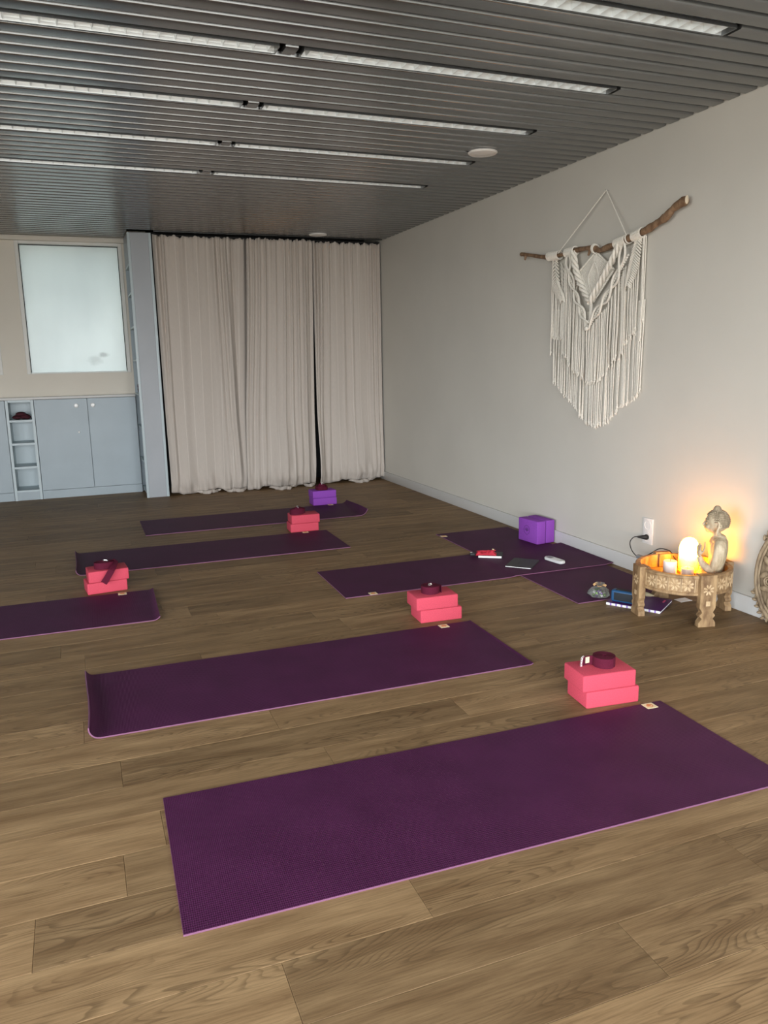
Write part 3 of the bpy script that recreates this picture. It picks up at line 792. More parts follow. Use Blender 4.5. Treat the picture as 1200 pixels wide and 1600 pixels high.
# ================================================================ YOGA MATS
def yoga_mat(label, org, ang, L, W, curl_l=0, curl_r=0, rad=0.04, tagpos=None, tagrot=0.0, lift=None, z0=0.0, skew=0.0, wob=0.0):
    """origin = near left corner; curls are turn angles (deg) of the end over radius rad"""
    t = thing('yoga_mat', label, 'yoga mat', (org[0], org[1], z0), R(ang), 'plum yoga mats')
    th = 0.005; nx, ny = 96, 10
    bm = bmesh.new(); T = []; B = []
    def prof(s, v):
        x, z, a = s, 0.0, 0.0
        for end, curl in ((0, curl_l), (1, curl_r)):
            if not curl: continue
            cr = R(curl * (1.0 + 0.18 * math.sin(3.1 * v + 1))); arc = rad * cr
            q = (s - (L - arc)) if end else (arc - s)
            if q > 0:
                a_ = q / rad
                x = (L - arc + rad * math.sin(a_)) if end else (arc - rad * math.sin(a_))
                z = rad * (1 - math.cos(a_)); a = a_ if end else -a_
        return x, z, a
    for i in range(nx + 1):
        q = i / nx
        # more rows near the ends
        s = L * (q if not (curl_l or curl_r) else (0.5 - 0.5 * math.cos(PI * q)) * 0.6 + q * 0.4)
        tr, br = [], []
        for j in range(ny + 1):
            v = j / ny
            x, z, a = prof(s, v)
            zz = z + (lift(s, v) if lift else 0.0)
            yy = W * v + skew * s + wob * math.sin(3 * s + 1)
            tr.append(bm.verts.new((x - th * math.sin(a), yy, zz + th * math.cos(a)))); br.append(bm.verts.new((x, yy, zz)))
        T.append(tr); B.append(br)
    for i in range(nx):
        for j in range(ny):
            f = bm.faces.new((T[i][j], T[i + 1][j], T[i + 1][j + 1], T[i][j + 1])); f.smooth = True
            f = bm.faces.new((B[i][j], B[i][j + 1], B[i + 1][j + 1], B[i + 1][j])); f.material_index = 1; f.smooth = True
        for jj in (0, ny):
            f = bm.faces.new((T[i][jj], B[i][jj], B[i + 1][jj], T[i + 1][jj])); f.material_index = 1
    for ii in (0, nx):
        for j in range(ny):
            f = bm.faces.new((T[ii][j], T[ii][j + 1], B[ii][j + 1], B[ii][j])); f.material_index = 1
    bmesh.ops.recalc_face_normals(bm, faces=bm.faces[:])
    me = bpy.data.meshes.new('mat_sheet'); bm.to_mesh(me); bm.free(); me.materials.append(M['mat_top']); me.materials.append(M['mat_edge'])
    me.set_sharp_from_angle(angle=R(50))
    link('mat_sheet', me, t)
    if tagpos:
        zt = th + (lift(tagpos[0], tagpos[1] / W) if lift else 0.0)
        lb = MB().box((0, 0, 0.0012), (0.046, 0.042, 0.0016), bev=0.0006, seg=1).build('label_tag', M['tag_paper'], t)
        lb.location = (tagpos[0], tagpos[1], zt); lb.rotation_euler = (0, 0, R(tagrot)); lb['label'] = 'cream label'
        em = MB().lathe([(0.0125, 0.002), (0.0125, 0.0026), (0.0095, 0.0026), (0.0095, 0.002)], n=18, closed=True)
        for k in range(5):
            a = R(20 + 35 * k)
            em.box((0.0055 * math.cos(a), 0.0055 * math.sin(a) - 0.002, 0.0023), (0.009, 0.0022, 0.0006), (0, 0, a))
        em.build('emblem', M['tag_ink'], lb, 0)
    return t
yoga_mat('large plum yoga mat nearest the viewer', (0.121, 1.648), -1.55, 1.83, 0.615, tagpos=(1.762, 0.590))
yoga_mat('plum yoga mat in the second row, its left end curled up', (-0.095, 2.758), -1.2, 1.822, 0.61, curl_l=86, curl_r=26, rad=0.040, tagpos=(1.665, 0.585))
yoga_mat('plum yoga mat cut off by the left edge, below a pink block pile', (-1.51, 4.045), -1.2, 1.82, 0.58, curl_l=0, curl_r=44, rad=0.05, tagpos=(1.645, 0.555))
yoga_mat('plum yoga mat in the middle of the left row, its left end standing up', (-0.125, 5.105), -0.9, 1.83, 0.615, curl_l=82, curl_r=14, rad=0.036, tagpos=(1.66, 0.60))
yoga_mat('plum yoga mat farthest back in front of the curtains, its right end curled up', (0.401, 6.115), -0.1, 1.84, 0.605, curl_r=64, rad=0.075, tagpos=(1.665, 0.585))
mu_ = yoga_mat('plum yoga mat lying along the right wall under the crossing mat', (2.995, 3.335), 89.2, 1.835, 0.605, tagpos=(1.745, 0.585), tagrot=90)
yoga_mat('plum yoga mat with notebooks and handset, laid across another mat', (1.291, 3.952), -1.0, 1.765, 0.59, tagpos=(0.165, 0.015), lift=lambda s, v: 0.0056 * smoothstep(1.02, 1.085, s) + 0.006 * smoothstep(1.70, 1.76, s))
ZU, ZT = 0.0052, 0.0108            # top of the lower and of the crossing mat

# ================================================================ YOGA BLOCKS
def block_mesh(name, mt, s=(0.222, 0.150, 0.066)):
    return MB().box((s[0] / 2, s[1] / 2, s[2] / 2), s, bev=0.006, seg=3).mesh(name, mt, 35)
pink_me = block_mesh('yoga_block', M['pink']); pur_me = block_mesh('yoga_block', M['purple'])
def block(me, label, x, y, z, ang, group):
    return tag(link('yoga_block', me, None, (x, y, z), (0, 0, R(ang))), label, 'yoga block', group)
BT = 0.066
def pile(me, group, x, y, ang, dx, dy, l_low, l_up, a2=0.0):
    block(me, l_low, x, y, 0.0, ang, group)
    ca, sa = math.cos(R(ang)), math.sin(R(ang))
    block(me, l_up, x + dx * ca - dy * sa, y + dx * sa + dy * ca, BT + 0.0003, ang + a2, group)
pile(pink_me, 'pink yoga blocks', 1.672, 2.268, -6, -0.016, 0.0, 'pink foam block on the floor, bottom of the nearest pile', 'pink foam block carrying a coiled strap with silver rings, top of the nearest pile')
pile(pink_me, 'pink yoga blocks', 1.500, 3.400, -3.5, -0.021, 0.0, 'pink foam block on the floor behind the second-row mat, under another', 'pink foam block under the neat dark coil, top of the pile in mid room')
pile(pink_me, 'pink yoga blocks', -0.038, 4.632, 7, 0.012, 0.004, 'pink foam block on the floor at the left, under another', 'pink foam block at the left with a strap end hanging over its face', -2)
pile(pink_me, 'pink yoga blocks', 1.443, 5.725, -2, 0.010, 0.0, 'pink foam block on the floor in the far pink pile, under another', 'pink foam block on top of the far pink pile near the curtains')
pile(pur_me, 'purple yoga blocks lying flat', 1.918, 6.735, -1, -0.002, 0.0, 'purple foam block on the floor before the curtains, under another', 'purple foam block under the dark strap, before the curtains', 1)
up_me = block_mesh('yoga_block', M['purple'], (0.215, 0.074, 0.162))
b1 = tag(link('yoga_block', up_me, None, (2.976, 4.568, ZU + 0.0002), (0, 0, R(96))), 'purple block standing on edge with a round emblem, in front of its twin', 'yoga block', 'purple yoga blocks standing on edge')
b2 = tag(link('yoga_block', up_me, None, (3.056, 4.580, ZU + 0.0002), (0, 0, R(95))), 'purple block standing on edge between its twin and the right wall', 'yoga block', 'purple yoga blocks standing on edge')
em = MB()
def ring_x(mb, r0, r1, y0, y1, cx, cz, n=28):
    rows = []
    for rr, yy in ((r0, y0), (r1, y0), (r1, y1), (r0, y1)):
        rows.append([mb.bm.verts.new((cx + rr * math.cos(2 * PI * j / n), yy, cz + rr * math.sin(2 * PI * j / n))) for j in range(n)])
    for i in range(4):
        A, B = rows[i], rows[(i + 1) % 4]
        for j in range(n): mb.bm.faces.new((A[j], A[(j + 1) % n], B[(j + 1) % n], B[j]))
ring_x(em, 0.030, 0.034, 0.0735, 0.0750, 0.118, 0.086)
for k in range(5):
    a = R(30 + 30 * k); c_ = (0.118 + 0.012 * math.cos(a), 0.0742, 0.078 + 0.012 * math.sin(a))
    em.box(c_, (0.026, 0.0014, 0.007), (0, -a, 0), bev=0.0004, seg=1)
em.build('emblem', M['purple_deep'], b1, 0)

# ================================================================ STRAPS
def spiral(turns, r0, r1, n, z=0.0, a0=0.0, sq=1.0, wob=0.0):
    P = []
    for i in range(n):
        t = i / (n - 1); a = a0 + 2 * PI * turns * t; r_ = r0 + (r1 - r0) * t
        P.append((r_ * math.cos(a), r_ * math.sin(a) * sq, z + wob * math.sin(a * 0.9)))
    return P
def ring_loop(mb, c, w, h, rad, ax_u, ax_v):
    U, V = Vector(ax_u).normalized(), Vector(ax_v).normalized(); c = Vector(c)
    P = [c + U * (w / 2) * math.copysign(abs(math.cos(a)) ** 0.5, math.cos(a)) + V * (h / 2) * math.copysign(abs(math.sin(a)) ** 0.5, math.sin(a)) for a in [2 * PI * k / 20 for k in range(21)]]
    mb.tube(P, rad, 6, caps=False)
# nearest: neat coil, tail with two rings and a cream tag
zb = 2 * BT + 0.0006
st = thing('yoga_strap', 'burgundy strap coiled on the nearest pink blocks, silver rings at its end', 'yoga strap', (1.795, 2.335, zb), 0.0, 'burgundy yoga straps')
h_ = 0.038
MB().ribbon(spiral(8.5, 0.008, 0.044, 190, h_ / 2, a0=R(100)), h_, 0.0030).build('coil', M['strap'], st, 40)
tail = interp([(-0.040, 0.018, h_ / 2), (-0.052, 0.024, h_ / 2), (-0.068, 0.026, h_ / 2 - 0.001), (-0.084, 0.024, h_ / 2 - 0.002)], 12)
MB().ribbon(tail, h_ - 0.003, 0.003).build('tail', M['strap'], st, 40)
MB().box((-0.061, 0.0215, h_ / 2 + 0.002), (0.018, 0.0012, 0.024), (0, 0, R(3)), 0.0003, 1).build('tag', M['tag_paper'], st)
rg = MB(); ring_loop(rg, (-0.087, 0.022, h_ / 2 - 0.001), 0.008, 0.040, 0.0024, (1, 0.3, 0), (0.15, 0, 1)); ring_loop(rg, (-0.082, 0.025, h_ / 2), 0.007, 0.038, 0.0024, (1, 0.5, 0), (0.25, 0, 1))
rg.build('ring_buckle', M['steel'], st)
# second: small dark neat coil with a loose end at the right
st = thing('yoga_strap', 'dark burgundy strap in a neat round coil on the mid-room pink pile', 'yoga strap', (1.585, 3.475, zb), 0.0, 'burgundy yoga straps')
MB().ribbon(spiral(8, 0.007, 0.047, 180, h_ / 2, a0=R(0)), h_, 0.0032).build('coil', M['strap'], st, 40)
MB().ribbon(interp([(0.046, 0.0, h_ / 2), (0.0515, -0.018, h_ / 2 - 0.001), (0.050, -0.030, h_ / 2 - 0.001)], 8), h_, 0.003).build('tail', M['strap'], st, 40)
rg = MB(); ring_loop(rg, (0.0, 0.0, h_ + 0.003), 0.022, 0.010, 0.0022, (1, 0.4, 0), (0, 1, 0.5)); rg.build('ring_buckle', M['steel'], st)
# left: loose coil with a tail over the front face of the block
st = thing('yoga_strap', 'burgundy strap loosely coiled on the left pink pile, its end hanging down in front', 'yoga strap', (0.062, 4.705, zb), R(6), 'burgundy yoga straps')
c1 = MB().ribbon(spiral(6, 0.010, 0.058, 140, h_ / 2 + 0.002, a0=R(40), sq=0.75), h_, 0.003)
c1.build('coil', M['strap'], st, 40)
tl = interp([(0.055, 0.020, h_ * 0.72), (0.062, -0.02, h_ * 0.78), (0.050, -0.055, 0.024), (0.030, -0.0885, 0.0065), (0.014, -0.0945, -0.016), (-0.006, -0.0945, -0.046), (-0.020, -0.0945, -0.064)], 26)
MB().ribbon(tl, 0.036, 0.003, axis=lambda i: ((0.15, 0.2, 1) if i < 5 else ((0.75, -0.1, 0.6 * max(0, 1 - i / 11)) if i < 13 else (0.86, 0, -0.48)))).build('tail', M['strap'], st, 40)
rg = MB(); ring_loop(rg, (0.012, 0.004, h_ + 0.006), 0.026, 0.008, 0.0024, (1, -0.5, -0.1), (0, 1, 0.4)); rg.build('ring_buckle', M['steel'], st)
# fourth: slumped coil on the far pink pile
st = thing('yoga_strap', 'dark red strap slumped in a cone on the far pink pile', 'yoga strap', (1.517, 5.795, zb), R(10), 'burgundy yoga straps')
P = []
for i in range(150):
    t = i / 149; a = 2 * PI * 7 * t; r_ = 0.012 + 0.050 * t
    P.append((r_ * math.cos(a), 0.8 * r_ * math.sin(a), h_ / 2 + 0.016 * (1 - t) + 0.004 * math.cos(a)))
MB().ribbon(P, h_ - 0.002, 0.0032).build('coil', M['strap'], st, 40)
MB().ribbon(interp([(-0.054, 0.0, 0.022), (-0.050, -0.024, 0.024), (-0.02, -0.046, 0.026), (0.024, -0.042, 0.030), (0.045, -0.02, 0.034)], 14), 0.034, 0.003).build('tail', M['strap'], st, 40)
rg = MB(); ring_loop(rg, (0.004, -0.006, h_ + 0.016), 0.010, 0.026, 0.0024, (1, 0, 0), (0, 1, 0.5)); rg.build('ring_buckle', M['steel'], st)
# fifth: almost black bunch on the purple pile
st = thing('yoga_strap', 'almost black strap bunched on the purple pile before the curtains', 'yoga strap', (2.018, 6.80, zb), R(0), 'burgundy yoga straps')
P = []
for i in range(130):
    t = i / 129; a = 2 * PI * 6 * t; r_ = 0.012 + 0.044 * t
    P.append((r_ * math.cos(a), 0.85 * r_ * math.sin(a), h_ / 2 + 0.024 * (1 - t) ** 1.5 + 0.005 * math.sin(a * 0.8) + 0.002))
MB().ribbon(P, h_ - 0.008, 0.0034).build('coil', M['strap'], st, 40)
MB().ribbon(interp([(-0.055, 0.01, 0.022), (-0.048, -0.03, 0.021), (-0.03, -0.050, 0.022), (-0.005, -0.052, 0.022)], 12), 0.036, 0.003).build('tail', M['strap'], st, 40)
rg = MB(); ring_loop(rg, (0.004, -0.006, h_ + 0.020), 0.010, 0.014, 0.0022, (1, 0, 0), (0, 1, 0.5)); rg.build('ring_buckle', M['steel'], st)

# ================================================================ THINGS ON THE CROSSING MAT
def book(name, label, c, ang, w, d, h, cover, parent_z, page=M['paper']):
    t = thing(name, label, 'notebook', (c[0], c[1], parent_z), R(ang))
    ct_ = 0.0016
    MB().box((w / 2 - 0.002, d / 2, h / 2), (w - 0.006, d - 0.006, h - 2 * ct_)).build('pages', page, t, 0)
    cv = MB().box((w / 2, d / 2, ct_ / 2), (w, d, ct_), bev=0.0005, seg=1).box((w / 2, d / 2, h - ct_ / 2), (w, d, ct_), bev=0.0005, seg=1)
    cv.box((w / 2, d - ct_ / 2, h / 2), (w, ct_, h - 2 * ct_ + 0.0004))
    cv.build('cover', cover, t)
    return t
nb1 = book('notebook', 'thick black notebook with white page edges under the red pouch', (2.352, 4.395), -32, 0.155, 0.115, 0.017, M['nb_black'], ZT + 0.0003)
nb2 = book('notebook', 'slim black square notebook lying alone on the crossing mat', (2.398, 4.128), -46, 0.165, 0.215, 0.008, M['nb_black'], ZT)
MB().tube([(0.06, -0.001, 0.0042), (0.062, 0.10, 0.0092), (0.06, 0.2155, 0.0042)], 0.0011, 6).build('elastic_band', M['nb_black'], nb2)
# red pouch: soft creased cloth
rp = thing('pouch', 'crumpled red cloth pouch lying on the black notebook', 'pouch', (2.412, 4.398, ZT + 0.0174), R(-30))
bm = bmesh.new(); nx, ny = 40, 16; T = []
def red_h(u, v):
    e_ = (1 - (2 * u - 1) ** 6) * (1 - (2 * v - 1) ** 4)
    return e_ * (0.020 + 0.007 * math.sin(9 * u + 4 * v) + 0.005 * math.sin(21 * u - 7 * v) + 0.008 * math.exp(-((u - 0.85) / 0.1) ** 2) - 0.007 * math.exp(-((u - 0.5) / 0.12) ** 2 - ((v - 0.5) / 0.3) ** 2))
for i in range(nx + 1):
    T.append([bm.verts.new(((i / nx - 0.5) * 0.135, (j / ny - 0.5) * (0.062 + 0.012 * math.cos(2 * PI * i / nx)), max(0.0004, red_h(i / nx, j / ny)))) for j in range(ny + 1)])
for i in range(nx):
    for j in range(ny): bm.faces.new((T[i][j], T[i + 1][j], T[i + 1][j + 1], T[i][j + 1])).smooth = True
edge_v = [T[i][0] for i in range(nx + 1)] + [T[nx][j] for j in range(1, ny + 1)] + [T[i][ny] for i in range(nx - 1, -1, -1)] + [T[0][j] for j in range(ny - 1, 0, -1)]
bm.faces.new(edge_v)
bmesh.ops.recalc_face_normals(bm, faces=bm.faces[:])
me = bpy.data.meshes.new('pouch_body'); bm.to_mesh(me); bm.free(); me.materials.append(M['red_cloth']); link('pouch_body', me, rp)
MB().tube(interp([(-0.06, 0.012, 0.016), (-0.03, -0.012, 0.026), (0.0, 0.006, 0.022), (0.035, -0.008, 0.028), (0.06, 0.010, 0.026)], 24), 0.004, 8).build('fold', M['red_cloth'], rp)
MB().box((0.045, 0.004, 0.034), (0.014, 0.010, 0.002), (0.3, 0.2, 0.3), 0.0005, 1).build('tag', M['tag_paper'], rp)
kf = thing('key_fob', 'small black fob with a white dot at the left of the thick notebook', 'key fob', (2.348, 4.465, ZT), R(-25))
MB().box((0, 0, 0.011), (0.038, 0.030, 0.022), bev=0.007, seg=3).build('body', M['nb_black'], kf)
MB().lathe([(0.0065, 0.0), (0.0065, 0.002), (0.0001, 0.003)], n=14).build('dot', M['paper'], kf).location = (-0.010, -0.002, 0.0215)
# handset
ph = thing('handset', 'pale grey cordless handset lying on the crossing mat', 'telephone', (2.748, 4.108, ZT), R(-82))
outl = []
hl, hw = 0.083, 0.0255
for k in range(40):
    a = 2 * PI * k / 40; ca, sa = math.cos(a), math.sin(a)
    outl.append((hl * math.copysign(abs(ca) ** 0.45, ca), hw * math.copysign(abs(sa) ** 0.55, sa) * (1.0 - 0.08 * ca)))
hb = MB().prism(outl, 0.003, 0.019, 'z')
bmesh.ops.bevel(hb.bm, geom=[e_ for e_ in hb.bm.edges if abs(e_.verts[0].co.z - e_.verts[1].co.z) < 1e-6], offset=0.004, segments=3, affect='EDGES')
hb.build('body', M['phone_white'], ph, 40)
MB().box((0.0, 0, 0.0015), (0.145, 0.040, 0.004)).build('battery_cover', M['phone_grey'], ph, 0)
MB().box((-0.045, 0, 0.0192), (0.040, 0.034, 0.0012), bev=0.0004, seg=1).build('screen', M['phone_grey'], ph)
ky = MB().box((0, 0, 0.0), (0.009, 0.009, 0.0016), bev=0.0005, seg=1).mesh('key', M['phone_white'])
for a in range(4):
    for b in range(3): link('key', ky, ph, (-0.008 + a * 0.014, -0.012 + b * 0.012, 0.0196))
MB().box((-0.074, 0, 0.0190), (0.003, 0.014, 0.001)).build('earpiece', M['phone_grey'], ph, 0)

# ================================================================ CARVED ROUND TABLE
TC = (2.795, 3.03)
RO, RI, ZB, ZR = 0.232, 0.206, 0.150, 0.250
tb = thing('carved_table', 'low round carved wooden tray table with four legs at the right wall', 'table', (TC[0], TC[1], 0))
MB().lathe([(RI, ZB), (RO - 0.003, ZB), (RO, ZB + 0.003), (RO, ZB + 0.014), (RO - 0.004, ZB + 0.017), (RO - 0.004, ZR - 0.016), (RO, ZR - 0.013), (RO, ZR - 0.003), (RO - 0.004, ZR), (RI + 0.003, ZR), (RI, ZR - 0.003)], n=72, closed=True).build('rim', M['wood_table'], tb)
MB().lathe([(RI + 0.004, 0.172), (RI + 0.004, 0.184), (0.0001, 0.184)], n=48).build('tray', M['wood_table'], tb)
# leg silhouette (half width, height)
half = [(0.041, 0.257), (0.041, 0.094), (0.028, 0.078), (0.026, 0.072), (0.036, 0.064), (0.040, 0.058), (0.038, 0.051), (0.028, 0.045), (0.027, 0.040), (0.034, 0.031), (0.043, 0.024), (0.044, 0.0)]
outl = [(a, b) for a, b in half] + [(-a, b) for a, b in half[::-1]]
legb = MB().prism(outl, -0.216, -0.250, 'y')
bmesh.ops.bevel(legb.bm, geom=legb.bm.edges[:], offset=0.0016, segments=1, affect='EDGES')
leg_me = legb.mesh('leg', M['wood_table'], 25)
lin = MB().box((0, -0.199, 0.219), (0.066, 0.016, 0.068), bev=0.002, seg=1).mesh('leg_block', M['wood_table'])
pet = MB()
def rosette(mb, y, r, k8=8, th=0.003):
    for k in range(k8):
        a = 2 * PI * k / k8 + (PI / 8 if k8 == 8 else 0)
        u = (math.cos(a), math.sin(a)); v = (-u[1], u[0])
        pts = [(0.10, 0), (0.5, 0.20), (0.85, 0.17), (1.0, 0.0), (0.85, -0.17), (0.5, -0.20)]
        base = [mb.bm.verts.new((r * (p * u[0] + q * v[0]), y, r * (p * u[1] + q * v[1]))) for p, q in pts]
        tip = mb.bm.verts.new((r * 0.6 * u[0], y - th, r * 0.6 * u[1]))
        inn = mb.bm.verts.new((r * 0.15 * u[0], y - th * 0.5, r * 0.15 * u[1]))
        for j in range(6):
            mb.bm.faces.new((base[j], base[(j + 1) % 6], tip))
rosette(pet, 0.0, 0.031)
for sx in (-1, 1): pet.box((sx * 0.0335, -0.0008, 0), (0.0028, 0.0026, 0.064))
ros_me = pet.mesh('rosette', M['wood_pale'], 0)
pet2 = MB(); rosette(pet2, 0.0, 0.030, 8, 0.0025)
ros2_me = pet2.mesh('rosette', M['wood_pale'], 0)
for q in range(4):
    a = R(346 + 90 * q)
    rz = a + PI / 2
    lg = link('leg', leg_me, tb, (0, 0, 0), (0, 0, rz))
    link('leg_block', lin, lg)
    o = link('rosette', ros2_me, lg, (0, -0.2497, 0.185))
    MB().box((0, -0.2502, 0.117), (0.022, 0.0022, 0.024), bev=0.0006, seg=1).build('square_inlay', M['wood_pale'], lg)
    for k in range(4):
        aa = a + R(22.5 + 15.0 * k)
        link('rosette', ros_me, tb, ((RO - 0.0045) * math.cos(aa), (RO - 0.0045) * math.sin(aa), (ZB + ZR) / 2), (0, 0, aa + PI / 2))
ZTR = 0.184
# salt lamp
sl = thing('salt_lamp', 'glowing dome-shaped salt lamp standing in the carved tray table', 'lamp', (2.868, 3.074, ZTR + 0.0002))
prof = [(0.0450, 0.0), (0.0480, 0.02), (0.0495, 0.05), (0.0495, 0.085), (0.0490, 0.105), (0.0465, 0.126), (0.041, 0.145), (0.032, 0.160), (0.020, 0.169), (0.009, 0.1725), (0.0001, 0.173)]
o = MB().lathe(prof, n=40, jit=lambda a, z: 0.018 * math.sin(5 * a + 20 * z) + 0.012 * math.sin(11 * a - 40 * z)).build('salt_dome', M['salt'], sl)
o.location = (0, 0, 0.014); o['label'] = 'glowing yellow white salt dome'
MB().lathe([(0.050, 0.0), (0.052, 0.004), (0.050, 0.0138), (0.0001, 0.0139)], n=36).build('base', M['wood_table'], sl)
# candles
cd = thing('candle', 'white pillar candle beside the salt lamp', 'candle', (2.752, 3.078, ZTR + 0.0002))
MB().lathe([(0.0325, 0.0), (0.0335, 0.002), (0.0335, 0.072), (0.0310, 0.076), (0.026, 0.0755), (0.0001, 0.073)], n=36).build('wax', M['wax'], cd)
MB().tube([(0, 0, 0.072), (0.001, 0, 0.079), (0.003, 0.001, 0.084)], 0.0011, 6).build('wick', M['wick'], cd)
cd = thing('candle', 'low flat cream candle in a shallow dish in front of the salt lamp', 'candle', (2.806, 3.012, ZTR + 0.0002))
MB().lathe([(0.0001, 0.001), (0.030, 0.0), (0.0325, 0.004), (0.0325, 0.048), (0.0305, 0.048), (0.0300, 0.041), (0.0001, 0.0408)], n=36).build('dish', M['tin'], cd)
MB().lathe([(0.0295, 0.0405), (0.0295, 0.044), (0.0001, 0.0442)], n=30).build('wax', M['wax'], cd)
MB().tube([(0, 0, 0.044), (0.001, 0, 0.054)], 0.001, 6).build('wick', M['wick'], cd)
cr = MB()
cr.lathe([(0.012, 0.0), (0.015, 0.05), (0.013, 0.095), (0.006, 0.108), (0.0001, 0.110)], n=6)
o = tag(cr.build('crystal', M['crystal'], None, 0), 'small purple stone showing above the far side of the tray table', 'stone')
o.location = (2.905, 3.165, ZTR + 0.0002)

# ---------------------------------------------------------------- statue
def remeshed(mb, name, mt, voxel, smooth_it=4):
    me0 = mb.mesh('tmp', mt, 0)
    ob = bpy.data.objects.new('tmp', me0); COL.objects.link(ob)
    md = ob.modifiers.new('r', 'REMESH'); md.mode = 'VOXEL'; md.voxel_size = voxel
    ms = ob.modifiers.new('s', 'SMOOTH'); ms.iterations = smooth_it; ms.factor = 0.5
    dg = bpy.context.evaluated_depsgraph_get()
    me = bpy.data.meshes.new_from_object(ob.evaluated_get(dg)); me.name = name
    bpy.data.objects.remove(ob)
    for p in me.polygons: p.use_smooth = True
    if not me.materials: me.materials.append(mt)
    return me
bd_ = thing('statue', 'seated whitewashed wooden figure with topknot and raised hand in the tray table', 'statue', (2.909, 2.934, ZTR + 0.0002), R(135))
bd_.scale = (1.08, 1.08, 1.10)
b = MB()
# legs folded, lap
b.ball((0.026, 0, 0.020), (0.052, 0.060, 0.021), 24, 14)
for s_ in (-1, 1):
    b.ball((0.038, s_ * 0.040, 0.019), (0.042, 0.024, 0.019), 18, 12, (0, 0, s_ * 0.5))
    b.tube(interp([(0.02, s_ * 0.052, 0.016), (0.062, s_ * 0.030, 0.016), (0.074, -s_ * 0.004, 0.017), (0.066, -s_ * 0.034, 0.022)], 14), [0.018, 0.018, 0.017, 0.016, 0.016, 0.015, 0.014, 0.013, 0.012, 0.011, 0.011, 0.010, 0.010, 0.007], 12)
# trunk, chest, shoulders
b.tube([(0.002, 0, 0.02), (0.0, 0, 0.06), (-0.007, 0, 0.10), (-0.007, 0, 0.14), (-0.007, 0, 0.175), (-0.004, 0, 0.196), (0.0, 0, 0.206)], [0.034, 0.034, 0.039, 0.043, 0.042, 0.032, 0.018], 24)
for s_ in (-1, 1): b.ball((-0.010, s_ * 0.024, 0.140), (0.040, 0.034, 0.058), 16, 12)
b.ball((-0.010, 0, 0.180), (0.034, 0.062, 0.022), 20, 12)
# neck and head
b.tube([(-0.002, 0, 0.185), (0.002, 0, 0.205), (0.006, 0, 0.222)], [0.021, 0.0185, 0.020], 18)
b.ball((0.002, 0, 0.268), (0.050, 0.043, 0.050), 28, 18)
b.ball((0.020, 0, 0.246), (0.036, 0.034, 0.034), 24, 16)
b.ball((0.038, 0, 0.224), (0.014, 0.015, 0.012), 14, 10)
# nose, brow, lips, cheeks
b.tube([(0.050, 0, 0.272), (0.0565, 0, 0.258), (0.0635, 0, 0.2475)], [0.0035, 0.0048, 0.0052], 10)
b.ball((0.0585, 0, 0.2455), (0.0048, 0.0082, 0.0040), 12, 8)
b.ball((0.0535, 0, 0.2370), (0.0050, 0.0100, 0.0026), 12, 8); b.ball((0.0525, 0, 0.2325), (0.0050, 0.0085, 0.0028), 12, 8)
for s_ in (-1, 1):
    b.ball((0.042, s_ * 0.019, 0.243), (0.012, 0.012, 0.013), 12, 8)
    b.ball((0.0475, s_ * 0.0165, 0.2625), (0.0060, 0.0080, 0.0040), 12, 8)
    b.tube(interp([(0.054, s_ * 0.004, 0.272), (0.0515, s_ * 0.016, 0.2755), (0.043, s_ * 0.028, 0.271)], 8), 0.0022, 8)
    # ears with long lobes
    b.tube(interp([(0.002, s_ * 0.0415, 0.272), (-0.006, s_ * 0.0475, 0.266), (-0.005, s_ * 0.0475, 0.250), (0.0, s_ * 0.0445, 0.232), (0.002, s_ * 0.042, 0.212)], 16), [0.005] * 6 + [0.0045] * 4 + [0.0050, 0.0055, 0.0058, 0.0056, 0.005, 0.0035], 10)
    # robe drape over the shoulder and the upper arm
    b.tube(interp([(-0.010, s_ * 0.050, 0.184), (-0.014, s_ * 0.064, 0.158), (-0.012, s_ * 0.067, 0.115), (-0.002, s_ * 0.062, 0.078), (0.010, s_ * 0.055, 0.060)], 16), [0.020, 0.024, 0.027, 0.029, 0.030, 0.0305, 0.031, 0.031, 0.0305, 0.030, 0.029, 0.028, 0.027, 0.025, 0.024, 0.021], 16)
# left forearm raised, right forearm across the lap
b.tube(interp([(0.006, 0.058, 0.060), (0.032, 0.056, 0.060), (0.058, 0.048, 0.082), (0.069, 0.043, 0.108)], 12), [0.024, 0.023, 0.022, 0.021, 0.0195, 0.018, 0.0165, 0.0155, 0.0145, 0.0135, 0.0125, 0.0118], 14)
b.tube(interp([(0.006, -0.058, 0.060), (0.034, -0.044, 0.050), (0.050, -0.016, 0.048)], 10), [0.019, 0.018, 0.016, 0.015, 0.014, 0.013, 0.012, 0.011, 0.010, 0.010], 14)
# left hand: palm, four fingers standing, thumb apart
b.ball((0.071, 0.041, 0.126), (0.0095, 0.0150, 0.0185), 14, 10, (0, 0, 0.7))
ux, uy = 0.62, -0.78
for k, ln in enumerate((0.029, 0.034, 0.033, 0.026)):
    o_ = (k - 1.5) * 0.0074
    bx, by = 0.072 + ux * o_, 0.040 + uy * o_
    b.tube(interp([(bx, by, 0.134), (bx + 0.001, by, 0.134 + ln * 0.55), (bx - 0.002, by - 0.001, 0.134 + ln)], 7), [0.0040, 0.0040, 0.0039, 0.0038, 0.0036, 0.0033, 0.0024], 8)
b.tube(interp([(0.064, 0.047, 0.120), (0.054, 0.050, 0.136), (0.0495, 0.050, 0.156), (0.0490, 0.049, 0.180)], 9), [0.0048, 0.0046, 0.0042, 0.0040, 0.0038, 0.0036, 0.0034, 0.0030, 0.0020], 8)
